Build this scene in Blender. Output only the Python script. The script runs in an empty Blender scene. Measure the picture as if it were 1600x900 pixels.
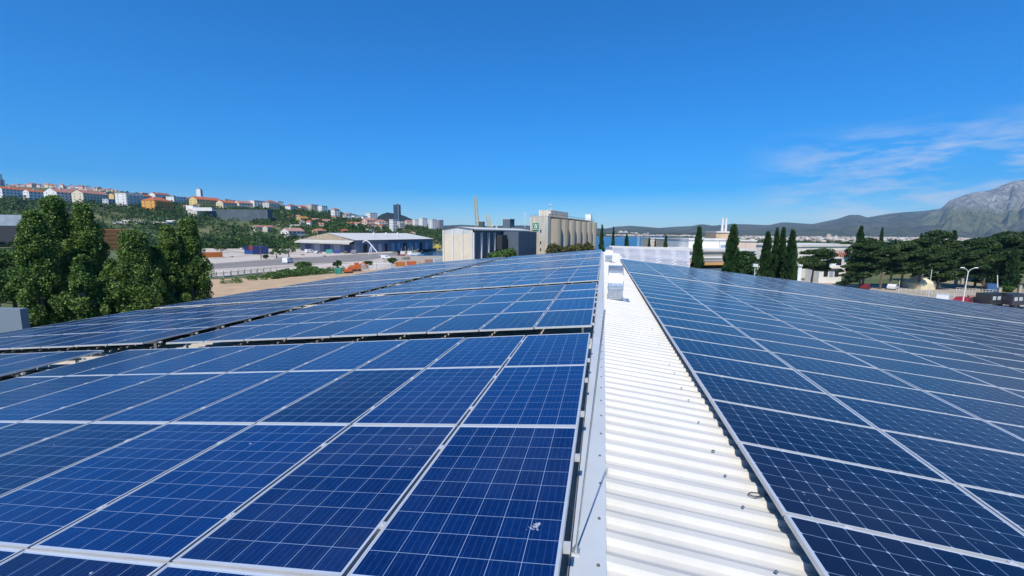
import bpy, bmesh, math, random
import numpy as np
from mathutils import Vector, Matrix, noise as mnoise
R_ = math.radians
S = bpy.context.scene
col = S.collection
random.seed(7)
rng = np.random.default_rng(7)

# ------------------------------------------------------------ camera
F, PIT, YAW, ROL, H = 670.9, 0.1276, -0.2076, 0.007, 14.0
def _rot():
    cy, sy = math.cos(YAW), math.sin(YAW)
    cp, sp = math.cos(PIT), math.sin(PIT)
    cr, sr = math.cos(ROL), math.sin(ROL)
    A = Matrix(((cy, 0, -sy), (0, 1, 0), (sy, 0, cy)))
    B = Matrix(((1, 0, 0), (0, cp, -sp), (0, sp, cp)))
    C = Matrix(((cr, -sr, 0), (sr, cr, 0), (0, 0, 1)))
    return C @ B @ A
_M = _rot()
def _w(r): return Vector((r[0], r[2], -r[1]))       # (right, down, forward) -> world
RT, DN, FW = _w(_M[0]), _w(_M[1]), _w(_M[2])
FH = Vector((FW.x, FW.y, 0)).normalized()
RH = Vector((FH.y, -FH.x, 0))
CAM = Vector((0, 0, H))
def ray(px, py): return RT * ((px - 800) / F) + DN * ((py - 450) / F) + FW
def at(px, py, D):
    d = ray(px, py)
    return CAM + d * (D / d.dot(FH))
def proj(p):
    v = Vector(p) - CAM
    w = v.dot(FW)
    if w <= 0.05: return None
    return 800 + F * v.dot(RT) / w, 450 + F * v.dot(DN) / w
def gnd(px, py, z=0.0):
    d = ray(px, py)
    return CAM + d * ((z - H) / d.z)
def pw(px, D): return px * D / F                    # pixels to metres at depth D

cd = bpy.data.cameras.new('camera'); co = bpy.data.objects.new('camera', cd); col.objects.link(co)
cd.sensor_width = 36; cd.lens = 36 * F / 1600; cd.clip_start = 0.05; cd.clip_end = 60000
m4 = Matrix(((RT.x, -DN.x, -FW.x), (RT.y, -DN.y, -FW.y), (RT.z, -DN.z, -FW.z))).to_4x4()
m4.translation = CAM
co.matrix_world = m4
S.camera = co

# ------------------------------------------------------------ light
SUN_EL, SHADOW_AZ = 51.0, 3.5
W = bpy.data.worlds.new('World'); S.world = W; W.use_nodes = True
nt = W.node_tree; nt.nodes.clear()
def N(nt, t, **k):
    n = nt.nodes.new(t)
    for a, b in k.items(): setattr(n, a, b)
    return n
out = N(nt, 'ShaderNodeOutputWorld'); bg = N(nt, 'ShaderNodeBackground')
sky = N(nt, 'ShaderNodeTexSky', sky_type='NISHITA', sun_disc=False)
sky.sun_elevation = R_(SUN_EL); sky.sun_rotation = R_(180 + SHADOW_AZ)
sky.altitude = 0; sky.air_density = 1.0; sky.dust_density = 0.35; sky.ozone_density = 5.0
hs = N(nt, 'ShaderNodeHueSaturation'); hs.inputs['Saturation'].default_value = 1.82; hs.inputs['Value'].default_value = 1.55
tn = N(nt, 'ShaderNodeMix', data_type='RGBA', blend_type='MULTIPLY'); tn.inputs['Factor'].default_value = 1.0
nt.links.new(sky.outputs[0], tn.inputs[6]); tn.inputs[7].default_value = (0.66, 0.855, 1.10, 1)
nt.links.new(tn.outputs[2], hs.inputs['Color'])
# thin clouds low in the north west
tc = N(nt, 'ShaderNodeTexCoord')
sz = N(nt, 'ShaderNodeSeparateXYZ'); nt.links.new(tc.outputs['Generated'], sz.inputs[0])
for sock, lo, hi in (('Saturation', 1.34, 2.02), ('Value', 1.50, 1.60)):
    mrs = N(nt, 'ShaderNodeMapRange', interpolation_type='SMOOTHSTEP'); mrs.inputs['From Min'].default_value = 0.0; mrs.inputs['From Max'].default_value = 0.36
    mrs.inputs['To Min'].default_value = lo; mrs.inputs['To Max'].default_value = hi
    nt.links.new(sz.outputs['Z'], mrs.inputs['Value']); nt.links.new(mrs.outputs[0], hs.inputs[sock])
mp = N(nt, 'ShaderNodeMapping'); mp.inputs['Scale'].default_value = (4.4, 4.4, 20)
mp.inputs['Rotation'].default_value = (0.0, R_(-4), 0.4)
nt.links.new(tc.outputs['Generated'], mp.inputs[0])
nz = N(nt, 'ShaderNodeTexNoise'); nz.inputs['Scale'].default_value = 2.2; nz.inputs['Detail'].default_value = 9; nz.inputs['Roughness'].default_value = 0.62
nt.links.new(mp.outputs[0], nz.inputs['Vector'])
cr = N(nt, 'ShaderNodeValToRGB'); cr.color_ramp.elements[0].position = 0.40; cr.color_ramp.elements[1].position = 0.66
nt.links.new(nz.outputs[0], cr.inputs[0])
def dotmask(px, py, c0, c1):
    v = ray(px, py).normalized()
    dp = N(nt, 'ShaderNodeVectorMath', operation='DOT_PRODUCT'); dp.inputs[1].default_value = v
    nt.links.new(tc.outputs['Generated'], dp.inputs[0])
    mr = N(nt, 'ShaderNodeMapRange', interpolation_type='SMOOTHSTEP')
    mr.inputs['From Min'].default_value = c0; mr.inputs['From Max'].default_value = c1
    nt.links.new(dp.outputs['Value'], mr.inputs['Value']); return mr.outputs[0]
ma = dotmask(1620, 278, 0.915, 0.992)
se = N(nt, 'ShaderNodeSeparateXYZ'); nt.links.new(tc.outputs['Generated'], se.inputs[0])
e1 = N(nt, 'ShaderNodeMapRange', interpolation_type='SMOOTHSTEP'); e1.inputs['From Min'].default_value = 0.205; e1.inputs['From Max'].default_value = 0.13
nt.links.new(se.outputs['Z'], e1.inputs['Value'])
mu = N(nt, 'ShaderNodeMath', operation='MULTIPLY'); nt.links.new(ma, mu.inputs[0]); nt.links.new(e1.outputs[0], mu.inputs[1])
mu2 = N(nt, 'ShaderNodeMath', operation='MULTIPLY'); nt.links.new(mu.outputs[0], mu2.inputs[0]); nt.links.new(cr.outputs[0], mu2.inputs[1])
mu3 = N(nt, 'ShaderNodeMath', operation='MULTIPLY'); nt.links.new(mu2.outputs[0], mu3.inputs[0]); mu3.inputs[1].default_value = 0.72
mx = N(nt, 'ShaderNodeMix', data_type='RGBA'); nt.links.new(mu3.outputs[0], mx.inputs['Factor'])
nt.links.new(hs.outputs[0], mx.inputs[6]); mx.inputs[7].default_value = (8.6, 9.0, 9.8, 1)
nt.links.new(mx.outputs[2], bg.inputs[0]); nt.links.new(bg.outputs[0], out.inputs[0])
bg.inputs[1].default_value = 0.085
sl = bpy.data.lights.new('sun', 'SUN'); so = bpy.data.objects.new('sun', sl); col.objects.link(so)
sl.energy = 5.0; sl.angle = R_(0.53); sl.color = (1.0, 0.945, 0.85)
_a, _e = R_(SHADOW_AZ), R_(SUN_EL)
so.rotation_euler = Vector((math.sin(_a) * math.cos(_e), math.cos(_a) * math.cos(_e), -math.sin(_e))).to_track_quat('-Z', 'Y').to_euler()
so.location = (0, 0, 60)
S.view_settings.view_transform = 'Standard'; S.view_settings.look = 'None'
S.view_settings.exposure = 0.12; S.view_settings.gamma = 1.0
S.render.engine = 'CYCLES'
S.cycles.volume_step_rate = 10; S.cycles.max_bounces = 6; S.cycles.volume_bounces = 0

# ------------------------------------------------------------ materials
MATS = {}
def mat(name, color, rough=0.7, metal=0.0, spec=0.5, noise=0.0, nscale=3.0, bump=0.0, bscale=20.0, c2=None, coord='Object'):
    if name in MATS: return MATS[name]
    m = bpy.data.materials.new(name); m.use_nodes = True; MATS[name] = m
    t = m.node_tree; b = t.nodes['Principled BSDF']
    b.inputs['Base Color'].default_value = (*color, 1); b.inputs['Roughness'].default_value = rough
    b.inputs['Metallic'].default_value = metal; b.inputs['Specular IOR Level'].default_value = spec
    tcn = N(t, 'ShaderNodeTexCoord')
    if noise > 0 or c2:
        n = N(t, 'ShaderNodeTexNoise'); n.inputs['Scale'].default_value = nscale; n.inputs['Detail'].default_value = 6
        n.inputs['Roughness'].default_value = 0.65
        t.links.new(tcn.outputs[coord], n.inputs['Vector'])
        r = N(t, 'ShaderNodeMapRange'); r.inputs['From Min'].default_value = 0.35; r.inputs['From Max'].default_value = 0.65
        t.links.new(n.outputs[0], r.inputs['Value'])
        x = N(t, 'ShaderNodeMix', data_type='RGBA'); t.links.new(r.outputs[0], x.inputs['Factor'])
        a = c2 if c2 else tuple(c * (1 - noise) for c in color)
        x.inputs[6].default_value = (*color, 1); x.inputs[7].default_value = (*a, 1)
        t.links.new(x.outputs[2], b.inputs['Base Color'])
    if bump > 0:
        n2 = N(t, 'ShaderNodeTexNoise'); n2.inputs['Scale'].default_value = bscale; n2.inputs['Detail'].default_value = 5
        t.links.new(tcn.outputs[coord], n2.inputs['Vector'])
        bp = N(t, 'ShaderNodeBump'); bp.inputs['Strength'].default_value = bump; bp.inputs['Distance'].default_value = 0.05
        t.links.new(n2.outputs[0], bp.inputs['Height']); t.links.new(bp.outputs[0], b.inputs['Normal'])
    return m
def streak(m, s=(.9, .9, .07)):
    t = m.node_tree; n = [q for q in t.nodes if q.type == 'TEX_NOISE'][0]; src = n.inputs['Vector'].links[0].from_socket
    mp_ = N(t, 'ShaderNodeMapping'); mp_.inputs['Scale'].default_value = s; t.links.new(src, mp_.inputs[0]); t.links.new(mp_.outputs[0], n.inputs['Vector']); return m
def paint(c, rough=0.75):
    nm = 'paint_%02x%02x%02x' % tuple(int(min(1, v) * 255) for v in c)
    return mat(nm, c, rough, noise=0.16, nscale=0.35, spec=0.3)
def foliage(name, a, b, c, scale=1.2):
    if name in MATS: return MATS[name]
    m = bpy.data.materials.new(name); m.use_nodes = True; MATS[name] = m
    t = m.node_tree; p = t.nodes['Principled BSDF']; o = t.nodes['Material Output']
    g = N(t, 'ShaderNodeNewGeometry'); tcn = N(t, 'ShaderNodeTexCoord')
    n = N(t, 'ShaderNodeTexNoise'); n.inputs['Scale'].default_value = scale; n.inputs['Detail'].default_value = 3
    t.links.new(tcn.outputs['Object'], n.inputs['Vector'])
    ad = N(t, 'ShaderNodeMath', operation='ADD'); ml = N(t, 'ShaderNodeMath', operation='MULTIPLY'); ml.inputs[1].default_value = 0.4
    t.links.new(g.outputs['Random Per Island'], ml.inputs[0]); t.links.new(ml.outputs[0], ad.inputs[0]); t.links.new(n.outputs[0], ad.inputs[1])
    rr = N(t, 'ShaderNodeValToRGB'); e = rr.color_ramp.elements
    e[0].position = 0.4; e[0].color = (*a, 1); e[1].position = 1.0; e[1].color = (*c, 1)
    k = e.new(0.7); k.color = (*b, 1)
    t.links.new(ad.outputs[0], rr.inputs[0]); t.links.new(rr.outputs[0], p.inputs['Base Color'])
    p.inputs['Roughness'].default_value = 0.55; p.inputs['Specular IOR Level'].default_value = 0.25
    tr = N(t, 'ShaderNodeBsdfTranslucent'); t.links.new(rr.outputs[0], tr.inputs[0])
    ms = N(t, 'ShaderNodeMixShader'); ms.inputs[0].default_value = 0.16
    t.links.new(p.outputs[0], ms.inputs[1]); t.links.new(tr.outputs[0], ms.inputs[2]); t.links.new(ms.outputs[0], o.inputs[0])
    return m

def M2(t, op, a, b=None, c=None):
    n = N(t, 'ShaderNodeMath', operation=op)
    for i, v in enumerate((a, b, c)):
        if v is None: continue
        if isinstance(v, (int, float)): n.inputs[i].default_value = v
        else: t.links.new(v, n.inputs[i])
    return n.outputs[0]
def panel_glass(name, nx, ny, c_dark, c_light, mono):
    m = bpy.data.materials.new(name); m.use_nodes = True
    t = m.node_tree; p = t.nodes['Principled BSDF']
    tcn = N(t, 'ShaderNodeTexCoord'); s = N(t, 'ShaderNodeSeparateXYZ'); t.links.new(tcn.outputs['Object'], s.inputs[0])
    oi = N(t, 'ShaderNodeObjectInfo')
    u = M2(t, 'ADD', M2(t, 'DIVIDE', s.outputs['X'], 0.1597), nx / 2 + 20)
    v = M2(t, 'ADD', M2(t, 'DIVIDE', s.outputs['Y'], 0.1597), ny / 2 + 20)
    fu, fv = M2(t, 'FRACT', u), M2(t, 'FRACT', v)
    au = M2(t, 'ABSOLUTE', M2(t, 'SUBTRACT', fu, 0.5)); av = M2(t, 'ABSOLUTE', M2(t, 'SUBTRACT', fv, 0.5))
    w = 0.4915
    gap = M2(t, 'MAXIMUM', M2(t, 'GREATER_THAN', au, w), M2(t, 'GREATER_THAN', av, w))
    ou = M2(t, 'ABSOLUTE', M2(t, 'DIVIDE', s.outputs['X'], 0.1597)); ov = M2(t, 'ABSOLUTE', M2(t, 'DIVIDE', s.outputs['Y'], 0.1597))
    border = M2(t, 'MAXIMUM', M2(t, 'GREATER_THAN', ou, nx / 2.0), M2(t, 'GREATER_THAN', ov, ny / 2.0))
    cmb = N(t, 'ShaderNodeCombineXYZ'); t.links.new(M2(t, 'FLOOR', u), cmb.inputs[0]); t.links.new(M2(t, 'FLOOR', v), cmb.inputs[1])
    t.links.new(M2(t, 'MULTIPLY', oi.outputs['Random'], 50), cmb.inputs[2])
    wn = N(t, 'ShaderNodeTexWhiteNoise'); t.links.new(cmb.outputs[0], wn.inputs['Vector'])
    if mono:
        dia = M2(t, 'GREATER_THAN', M2(t, 'ADD', au, av), 0.925)
        gap = M2(t, 'MAXIMUM', gap, dia)
        bus = M2(t, 'GREATER_THAN', M2(t, 'ABSOLUTE', M2(t, 'SUBTRACT', M2(t, 'FRACT', M2(t, 'MULTIPLY', fv, 4.0)), 0.5)), 2)
        fac = M2(t, 'ADD', M2(t, 'MULTIPLY', wn.outputs[0], 0.18), M2(t, 'MULTIPLY', oi.outputs['Random'], 0.5))
    else:
        bus = M2(t, 'LESS_THAN', M2(t, 'ABSOLUTE', M2(t, 'SUBTRACT', M2(t, 'FRACT', M2(t, 'MULTIPLY', fu, 4.0)), 0.5)), 0.028)
        vo = N(t, 'ShaderNodeTexVoronoi'); vo.inputs['Scale'].default_value = 38
        ofs = N(t, 'ShaderNodeVectorMath', operation='ADD'); t.links.new(tcn.outputs['Object'], ofs.inputs[0])
        t.links.new(oi.outputs['Location'], ofs.inputs[1]); t.links.new(ofs.outputs[0], vo.inputs['Vector'])
        sp = N(t, 'ShaderNodeSeparateXYZ'); t.links.new(vo.outputs['Color'], sp.inputs[0])
        fac = M2(t, 'ADD', M2(t, 'MULTIPLY', wn.outputs[0], 0.16), M2(t, 'ADD', M2(t, 'MULTIPLY', oi.outputs['Random'], 0.62), M2(t, 'MULTIPLY', sp.outputs['X'], 0.2)))
    cell = N(t, 'ShaderNodeMix', data_type='RGBA'); t.links.new(fac, cell.inputs['Factor'])
    cell.inputs[6].default_value = (*c_dark, 1); cell.inputs[7].default_value = (*c_light, 1)
    b1 = N(t, 'ShaderNodeMix', data_type='RGBA'); t.links.new(M2(t, 'MULTIPLY', bus, 0.10), b1.inputs['Factor'])
    t.links.new(cell.outputs[2], b1.inputs[6]); b1.inputs[7].default_value = (0.32, 0.42, 0.6, 1)
    b2 = N(t, 'ShaderNodeMix', data_type='RGBA'); t.links.new(gap, b2.inputs['Factor'])
    t.links.new(b1.outputs[2], b2.inputs[6]); b2.inputs[7].default_value = (0.26, 0.36, 0.52, 1)
    b3 = N(t, 'ShaderNodeMix', data_type='RGBA'); t.links.new(border, b3.inputs['Factor'])
    t.links.new(b2.outputs[2], b3.inputs[6]); b3.inputs[7].default_value = (0.4, 0.46, 0.55, 1)
    # droppings and dust with a shape of their own
    of2 = N(t, 'ShaderNodeVectorMath', operation='ADD'); t.links.new(tcn.outputs['Object'], of2.inputs[0]); t.links.new(oi.outputs['Location'], of2.inputs[1])
    n1 = N(t, 'ShaderNodeTexNoise'); n1.inputs['Scale'].default_value = 7.5; n1.inputs['Detail'].default_value = 5; n1.inputs['Roughness'].default_value = 0.7
    t.links.new(of2.outputs[0], n1.inputs['Vector'])
    n2 = N(t, 'ShaderNodeTexNoise'); n2.inputs['Scale'].default_value = 1.1; n2.inputs['Detail'].default_value = 3
    t.links.new(of2.outputs[0], n2.inputs['Vector'])
    dp = M2(t, 'GREATER_THAN', n1.outputs[0], 0.70)
    b4 = N(t, 'ShaderNodeMix', data_type='RGBA'); t.links.new(M2(t, 'MULTIPLY', dp, 0.6), b4.inputs['Factor'])
    t.links.new(b3.outputs[2], b4.inputs[6]); b4.inputs[7].default_value = (0.55, 0.56, 0.58, 1)
    ds = N(t, 'ShaderNodeMapRange'); ds.inputs['From Min'].default_value = 0.45; ds.inputs['From Max'].default_value = 0.8
    ds.inputs['To Max'].default_value = 0.035; t.links.new(n2.outputs[0], ds.inputs['Value'])
    b5 = N(t, 'ShaderNodeMix', data_type='RGBA'); t.links.new(ds.outputs[0], b5.inputs['Factor'])
    t.links.new(b4.outputs[2], b5.inputs[6]); b5.inputs[7].default_value = (0.35, 0.38, 0.42, 1)
    t.links.new(b5.outputs[2], p.inputs['Base Color'])
    p.inputs['Roughness'].default_value = 0.14
    p.inputs['Sheen Weight'].default_value = 0.02; p.inputs['Sheen Roughness'].default_value = 0.4; p.inputs['Sheen Tint'].default_value = (.75, .78, .82, 1)
    p.inputs['IOR'].default_value = 1.34
    p.inputs['Specular IOR Level'].default_value = 0.38
    rn = M2(t, 'ADD', M2(t, 'MULTIPLY', n2.outputs[0], 0.12), 0.15); t.links.new(rn, p.inputs['Roughness'])
    return m

MW = mat('white_roof_sheet', (0.61, 0.593, 0.54), 0.5, noise=0.10, nscale=1.8, spec=0.4)
MBEI = mat('weathered_roof_sheet', (0.52, 0.47, 0.38), 0.6, noise=0.25, nscale=2.0)
MALU = mat('aluminium', (0.64, 0.64, 0.62), 0.45, metal=0.35, noise=0.12, nscale=4)
MGALV = mat('galvanised_steel', (0.60, 0.62, 0.63), 0.38, metal=0.75, noise=0.3, nscale=9)
MFLASH = mat('grey_flashing', (0.56, 0.60, 0.62), 0.5, metal=0.15, noise=0.08, nscale=2.5)
MDARK = mat('dark_rubber', (0.03, 0.035, 0.045), 0.6, noise=0.2)
MGLASSW = mat('window_glass', (0.05, 0.07, 0.09), 0.15, noise=0.3, nscale=1)
MCONC = mat('concrete', (0.42, 0.38, 0.31), 0.85, noise=0.3, nscale=0.5, bump=0.2, bscale=2)
MTRUNK = mat('bark', (0.16, 0.12, 0.09), 0.9, noise=0.4, nscale=4)
MPOPB = mat('pale_bark', (0.32, 0.29, 0.24), 0.9, noise=0.4, nscale=4)
FPOP = foliage('poplar_leaves', (0.028, 0.065, 0.012), (0.09, 0.17, 0.028), (0.24, 0.32, 0.08))
FPINE = foliage('pine_needles', (0.012, 0.035, 0.012), (0.03, 0.07, 0.02), (0.10, 0.15, 0.035), 0.5)
FCYP = foliage('cypress_foliage', (0.016, 0.042, 0.014), (0.028, 0.066, 0.02), (0.05, 0.10, 0.03), 0.8)
FSHR = foliage('shrub_leaves', (0.016, 0.045, 0.008), (0.035, 0.085, 0.015), (0.11, 0.16, 0.035), 0.06)
FBRI = foliage('bright_bush_leaves', (0.03, 0.07, 0.015), (0.07, 0.14, 0.03), (0.12, 0.2, 0.05), 0.5)
GPOLY = panel_glass('polycrystalline_cells', 6, 10, (0.0010, 0.0060, 0.044), (0.0030, 0.033, 0.150), False)
GMONO = panel_glass('monocrystalline_cells', 10, 6, (0.0022, 0.0080, 0.032), (0.004, 0.0135, 0.050), True)

# ------------------------------------------------------------ object helpers
def tag(o, label=None, cat=None, group=None, kind=None):
    if label: o['label'] = label
    if cat: o['category'] = cat
    if group: o['group'] = group
    if kind: o['kind'] = kind
    return o
def empty(name, loc=(0, 0, 0), rz=0.0):
    o = bpy.data.objects.new(name, None); col.objects.link(o); o.location = loc; o.rotation_euler = (0, 0, rz)
    o.empty_display_size = 0.2; return o
class MB:
    def __init__(s): s.v = []; s.f = []
    def add(s, vs, fs):
        k = len(s.v); s.v += [tuple(v) for v in vs]; s.f += [tuple(i + k for i in f) for f in fs]; return s
    def box(s, x0, x1, y0, y1, z0, z1):
        return s.add([(x0, y0, z0), (x1, y0, z0), (x1, y1, z0), (x0, y1, z0), (x0, y0, z1), (x1, y0, z1), (x1, y1, z1), (x0, y1, z1)],
                     [(0, 3, 2, 1), (4, 5, 6, 7), (0, 1, 5, 4), (1, 2, 6, 5), (2, 3, 7, 6), (3, 0, 4, 7)])
    def prism(s, pts, z0, z1):
        n = len(pts)
        a = sum(pts[i][0] * pts[(i + 1) % n][1] - pts[(i + 1) % n][0] * pts[i][1] for i in range(n))
        if a < 0: pts = pts[::-1]
        vs = [(p[0], p[1], z0) for p in pts] + [(p[0], p[1], z1) for p in pts]
        return s.add(vs, [tuple(range(n))[::-1], tuple(range(n, 2 * n))] + [(i, (i + 1) % n, n + (i + 1) % n, n + i) for i in range(n)])
    def tube(s, a, b, r0, r1=None, n=8, caps=True):
        a, b = Vector(a), Vector(b); r1 = r0 if r1 is None else r1
        d = (b - a).normalized(); u = d.orthogonal().normalized(); w = d.cross(u)
        vs = []
        for p, r in ((a, r0), (b, r1)):
            for i in range(n):
                t = 2 * math.pi * i / n; vs.append(p + u * (r * math.cos(t)) + w * (r * math.sin(t)))
        fs = [(i, (i + 1) % n, n + (i + 1) % n, n + i) for i in range(n)]
        if caps: fs += [tuple(range(n))[::-1], tuple(range(n, 2 * n))]
        return s.add(vs, fs)
    def path(s, pts, r, n=6):
        for i in range(len(pts) - 1):
            ra = r[i] if isinstance(r, (list, tuple)) else r; rb = r[i + 1] if isinstance(r, (list, tuple)) else r
            s.tube(pts[i], pts[i + 1], ra, rb, n)
        return s
    def mesh(s, name, m, smooth=False):
        me = bpy.data.meshes.new(name); me.from_pydata(s.v, [], s.f); me.update()
        if m: me.materials.append(m)
        if smooth: me.polygons.foreach_set('use_smooth', [True] * len(me.polygons))
        return me
    def build(s, name, m, parent=None, smooth=False, loc=None):
        o = bpy.data.objects.new(name, s.mesh(name, m, smooth)); col.objects.link(o)
        if parent: o.parent = parent
        if loc: o.location = loc
        return o
def npmesh(name, verts, quads, m):
    me = bpy.data.meshes.new(name)
    verts = np.asarray(verts, np.float32); quads = np.asarray(quads, np.int32); k = quads.shape[1]
    me.vertices.add(len(verts)); me.vertices.foreach_set('co', verts.ravel())
    me.loops.add(quads.size); me.loops.foreach_set('vertex_index', quads.ravel())
    me.polygons.add(len(quads)); me.polygons.foreach_set('loop_start', np.arange(0, quads.size, k, dtype=np.int32))
    me.update(calc_edges=True); me.validate()
    me.materials.append(m); return me
def addobj(name, me, parent=None, loc=None):
    o = bpy.data.objects.new(name, me); col.objects.link(o)
    if parent: o.parent = parent
    if loc is not None: o.location = loc
    return o
def leafquads(c, size, up=0.0, asp=1.0, g=None):
    g = g or rng
    n = len(c)
    a = g.normal(size=(n, 3)); a[:, 2] += up; a /= np.linalg.norm(a, axis=1)[:, None]
    b = g.normal(size=(n, 3)); b -= (b * a).sum(1)[:, None] * a; b /= np.linalg.norm(b, axis=1)[:, None]
    sz = (np.asarray(size) * g.uniform(0.6, 1.25, n))[:, None]
    a = a * sz * asp * 0.5; b = b * sz * 0.5
    v = np.stack([c - a, c - b * 0.9, c + a, c + b * 0.9], 1).reshape(-1, 3)
    return v, np.arange(n * 4).reshape(n, 4)
def merge(parts):
    vs, fs, k = [], [], 0
    for v, f in parts: vs.append(v); fs.append(f + k); k += len(v)
    return np.concatenate(vs), np.concatenate(fs)
def cyl_core(prof, seg=10, jit=0.12):
    v = []
    for z, r in prof:
        for i in range(seg):
            t = 2 * math.pi * i / seg; rr = r * (1 + rng.uniform(-jit, jit)); v.append((rr * math.cos(t), rr * math.sin(t), z))
    f = [(k * seg + i, k * seg + (i + 1) % seg, (k + 1) * seg + (i + 1) % seg, (k + 1) * seg + i) for k in range(len(prof) - 1) for i in range(seg)]
    return np.array(v), np.array(f)
ORD = ['zeroth', 'first', 'second', 'third', 'fourth', 'fifth', 'sixth', 'seventh', 'eighth', 'ninth', 'tenth', 'eleventh', 'twelfth', 'thirteenth',
       'fourteenth', 'fifteenth', 'sixteenth', 'seventeenth', 'eighteenth', 'nineteenth', 'twentieth', 'twenty-first', 'twenty-second', 'twenty-third',
       'twenty-fourth', 'twenty-fifth', 'twenty-sixth', 'twenty-seventh', 'twenty-eighth', 'twenty-ninth', 'thirtieth', 'thirty-first', 'thirty-second', 'thirty-third', 'thirty-fourth', 'thirty-fifth', 'thirty-sixth', 'thirty-seventh', 'thirty-eighth', 'thirty-ninth', 'fortieth']

# ------------------------------------------------------------ terrain
def itab(x, t):
    if x <= t[0][0]: return t[0][1]
    for (a, b), (c, d) in zip(t, t[1:]):
        if x <= c: return b + (d - b) * (x - a) / (c - a)
    return t[-1][1]
CREST = [(-900, 280), (-200, 288), (0, 293), (100, 296), (200, 303), (300, 313), (400, 321), (500, 331), (560, 341), (620, 353), (680, 359), (720, 364), (760, 370)]
def hor(px): return 365.5 + (px - 942) * 0.007
def terr(px, D):
    if px > 755: 
        z = 0.0
        if 905 < px < 1120 or (755 < px <= 905 and D > 420):
            # bay
            far = 2300
            near = 330 if px > 905 else 420
            if D > near and D < far: z = -6.0
            w = 1.0
            if px > 1040:
                lim = near + (px - 1040) / 80 * 1970
                if D < lim: z = 0.0
        return z
    D0, Dc = 350.0, 950.0
    if px > 560: D0 = 350 + (px - 560) * 0.9
    if 590 < px < 755 and 262 < D < 370: return -6.0 if (px > 622 if D < 330 else px > 655) else 0.0
    yc = itab(px, CREST)
    zc = H + (hor(px) - yc) * Dc / F
    if D < D0: return 0.0
    t = min(1.0, (D - D0) / (Dc - D0))
    s = 1.6 * t - 0.6 * t * t if t < 1 else 1.0
    z = zc * (0.35 * t + 0.65 * s) if zc > 0 else 0
    if D > Dc: z = zc * max(0.0, 1 - (D - Dc) / 900)
    if t > 0.02: z += 2.2 * mnoise.noise(Vector((px * 0.02, D * 0.012, 3.1))) * min(1, t * 5) * (1 if t < 0.95 else 0.3)
    return max(z, 0.0)
def hit(px, py, d0=60.0):
    D = d0
    while D < 1400:
        if at(px, py, D).z <= terr(px, D): return D
        D *= 1.008
    return 950.0
vs, ids = [], {}
azs = []
a = -88.0
while a < 272:
    azs.append(a); a += 0.5 if -62 < a < 60 else 3.0
rads = [0.5, 20] + list(np.geomspace(40, 3000, 120)) + [4500, 7000, 12000, 25000]
for i, a in enumerate(azs):
    for j, r in enumerate(rads):
        d = FH * math.cos(R_(a)) + RH * math.sin(R_(a))
        if abs(a) < 86:
            px = 800 + F * math.tan(R_(a)); D = r * math.cos(R_(a)); px = max(-900, min(2600, px))
            z = terr(px, D)
        else: z = 0.0 if a > 0 or a > 180 else 0.0
        p = d * r; vs.append((p.x, p.y, z))
nr = len(rads)
fs = [(i * nr + j, ((i + 1) % len(azs)) * nr + j, ((i + 1) % len(azs)) * nr + j + 1, i * nr + j + 1) for i in range(len(azs)) for j in range(nr - 1)]
mg = mat('dry_scrub_ground', (0.14, 0.14, 0.05), 0.95, c2=(0.045, 0.08, 0.02), nscale=0.02, bump=0.0)
b = MB(); b.v = vs; b.f = [f[::-1] for f in fs]
g = b.build('ground', mg, smooth=True); tag(g, kind='structure')
mw_ = mat('sea_water', (0.01, 0.05, 0.11), 0.25, noise=0.3, nscale=0.02, bump=0.6, bscale=0.25, spec=0.35)
w = MB(); w.add([(-9000, 0, -2.0), (9000, 0, -2.0), (9000, 16000, -2.0), (-9000, 16000, -2.0)], [(0, 1, 2, 3)])
w = w.build('water', mw_); tag(w, kind='structure')
def sheet(name, pix, m, dz):
    b = MB(); ps = [gnd(x, y, dz) for x, y in pix]
    a = sum(ps[i].x * ps[(i + 1) % len(ps)].y - ps[(i + 1) % len(ps)].x * ps[i].y for i in range(len(ps)))
    if a < 0: ps = ps[::-1]
    b.add(ps, [tuple(range(len(ps)))]); o = b.build(name, m); return tag(o, kind='structure')
myard = mat('pale_yard_surface', (0.56, 0.48, 0.40), 0.9, c2=(0.42, 0.365, 0.31), nscale=0.05)
masph = mat('asphalt', (0.25, 0.22, 0.20), 0.9, c2=(0.19, 0.175, 0.16), nscale=0.06)
msand = mat('sandy_ground', (0.50, 0.35, 0.20), 0.95, c2=(0.38, 0.27, 0.16), nscale=0.25, bump=0.6, bscale=1.2)
mdry = mat('dry_grass', (0.26, 0.17, 0.05), 0.95, c2=(0.14, 0.12, 0.04), nscale=0.12)
mroad = mat('road_surface', (0.40, 0.34, 0.27), 0.9, c2=(0.31, 0.27, 0.21), nscale=0.2)
sheet('yard', [(262, 386), (315, 384.5), (470, 382.5), (560, 384), (600, 390), (618, 395), (612, 403), (640, 414), (600, 424), (430, 426), (300, 434), (262, 440)], myard, 0.02)
sheet('dry_field', [(-300, 379), (200, 375.5), (470, 374.5), (470, 382), (315, 384), (-300, 387)], mdry, 0.06)
sheet('asphalt_lane', [(200, 424), (320, 413), (400, 407), (480, 402), (560, 397), (622, 394.5), (620, 400), (560, 408), (420, 415), (320, 421), (200, 432)], masph, 0.05)
sheet('quay_apron', [(600, 401), (612, 399.6), (706, 399.6), (706, 420), (640, 418), (596, 426)], mroad, 0.08)
sheet('sand', [(100, 560), (320, 437), (400, 434), (470, 432), (560, 424), (640, 416), (720, 412), (800, 440), (700, 520), (400, 640)], msand, 0.04)
sheet('car_park', [(1185, 428), (1340, 446), (1440, 444), (1640, 470), (2400, 520), (2400, 900), (1500, 640), (1180, 470)], mroad, 0.03)
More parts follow.
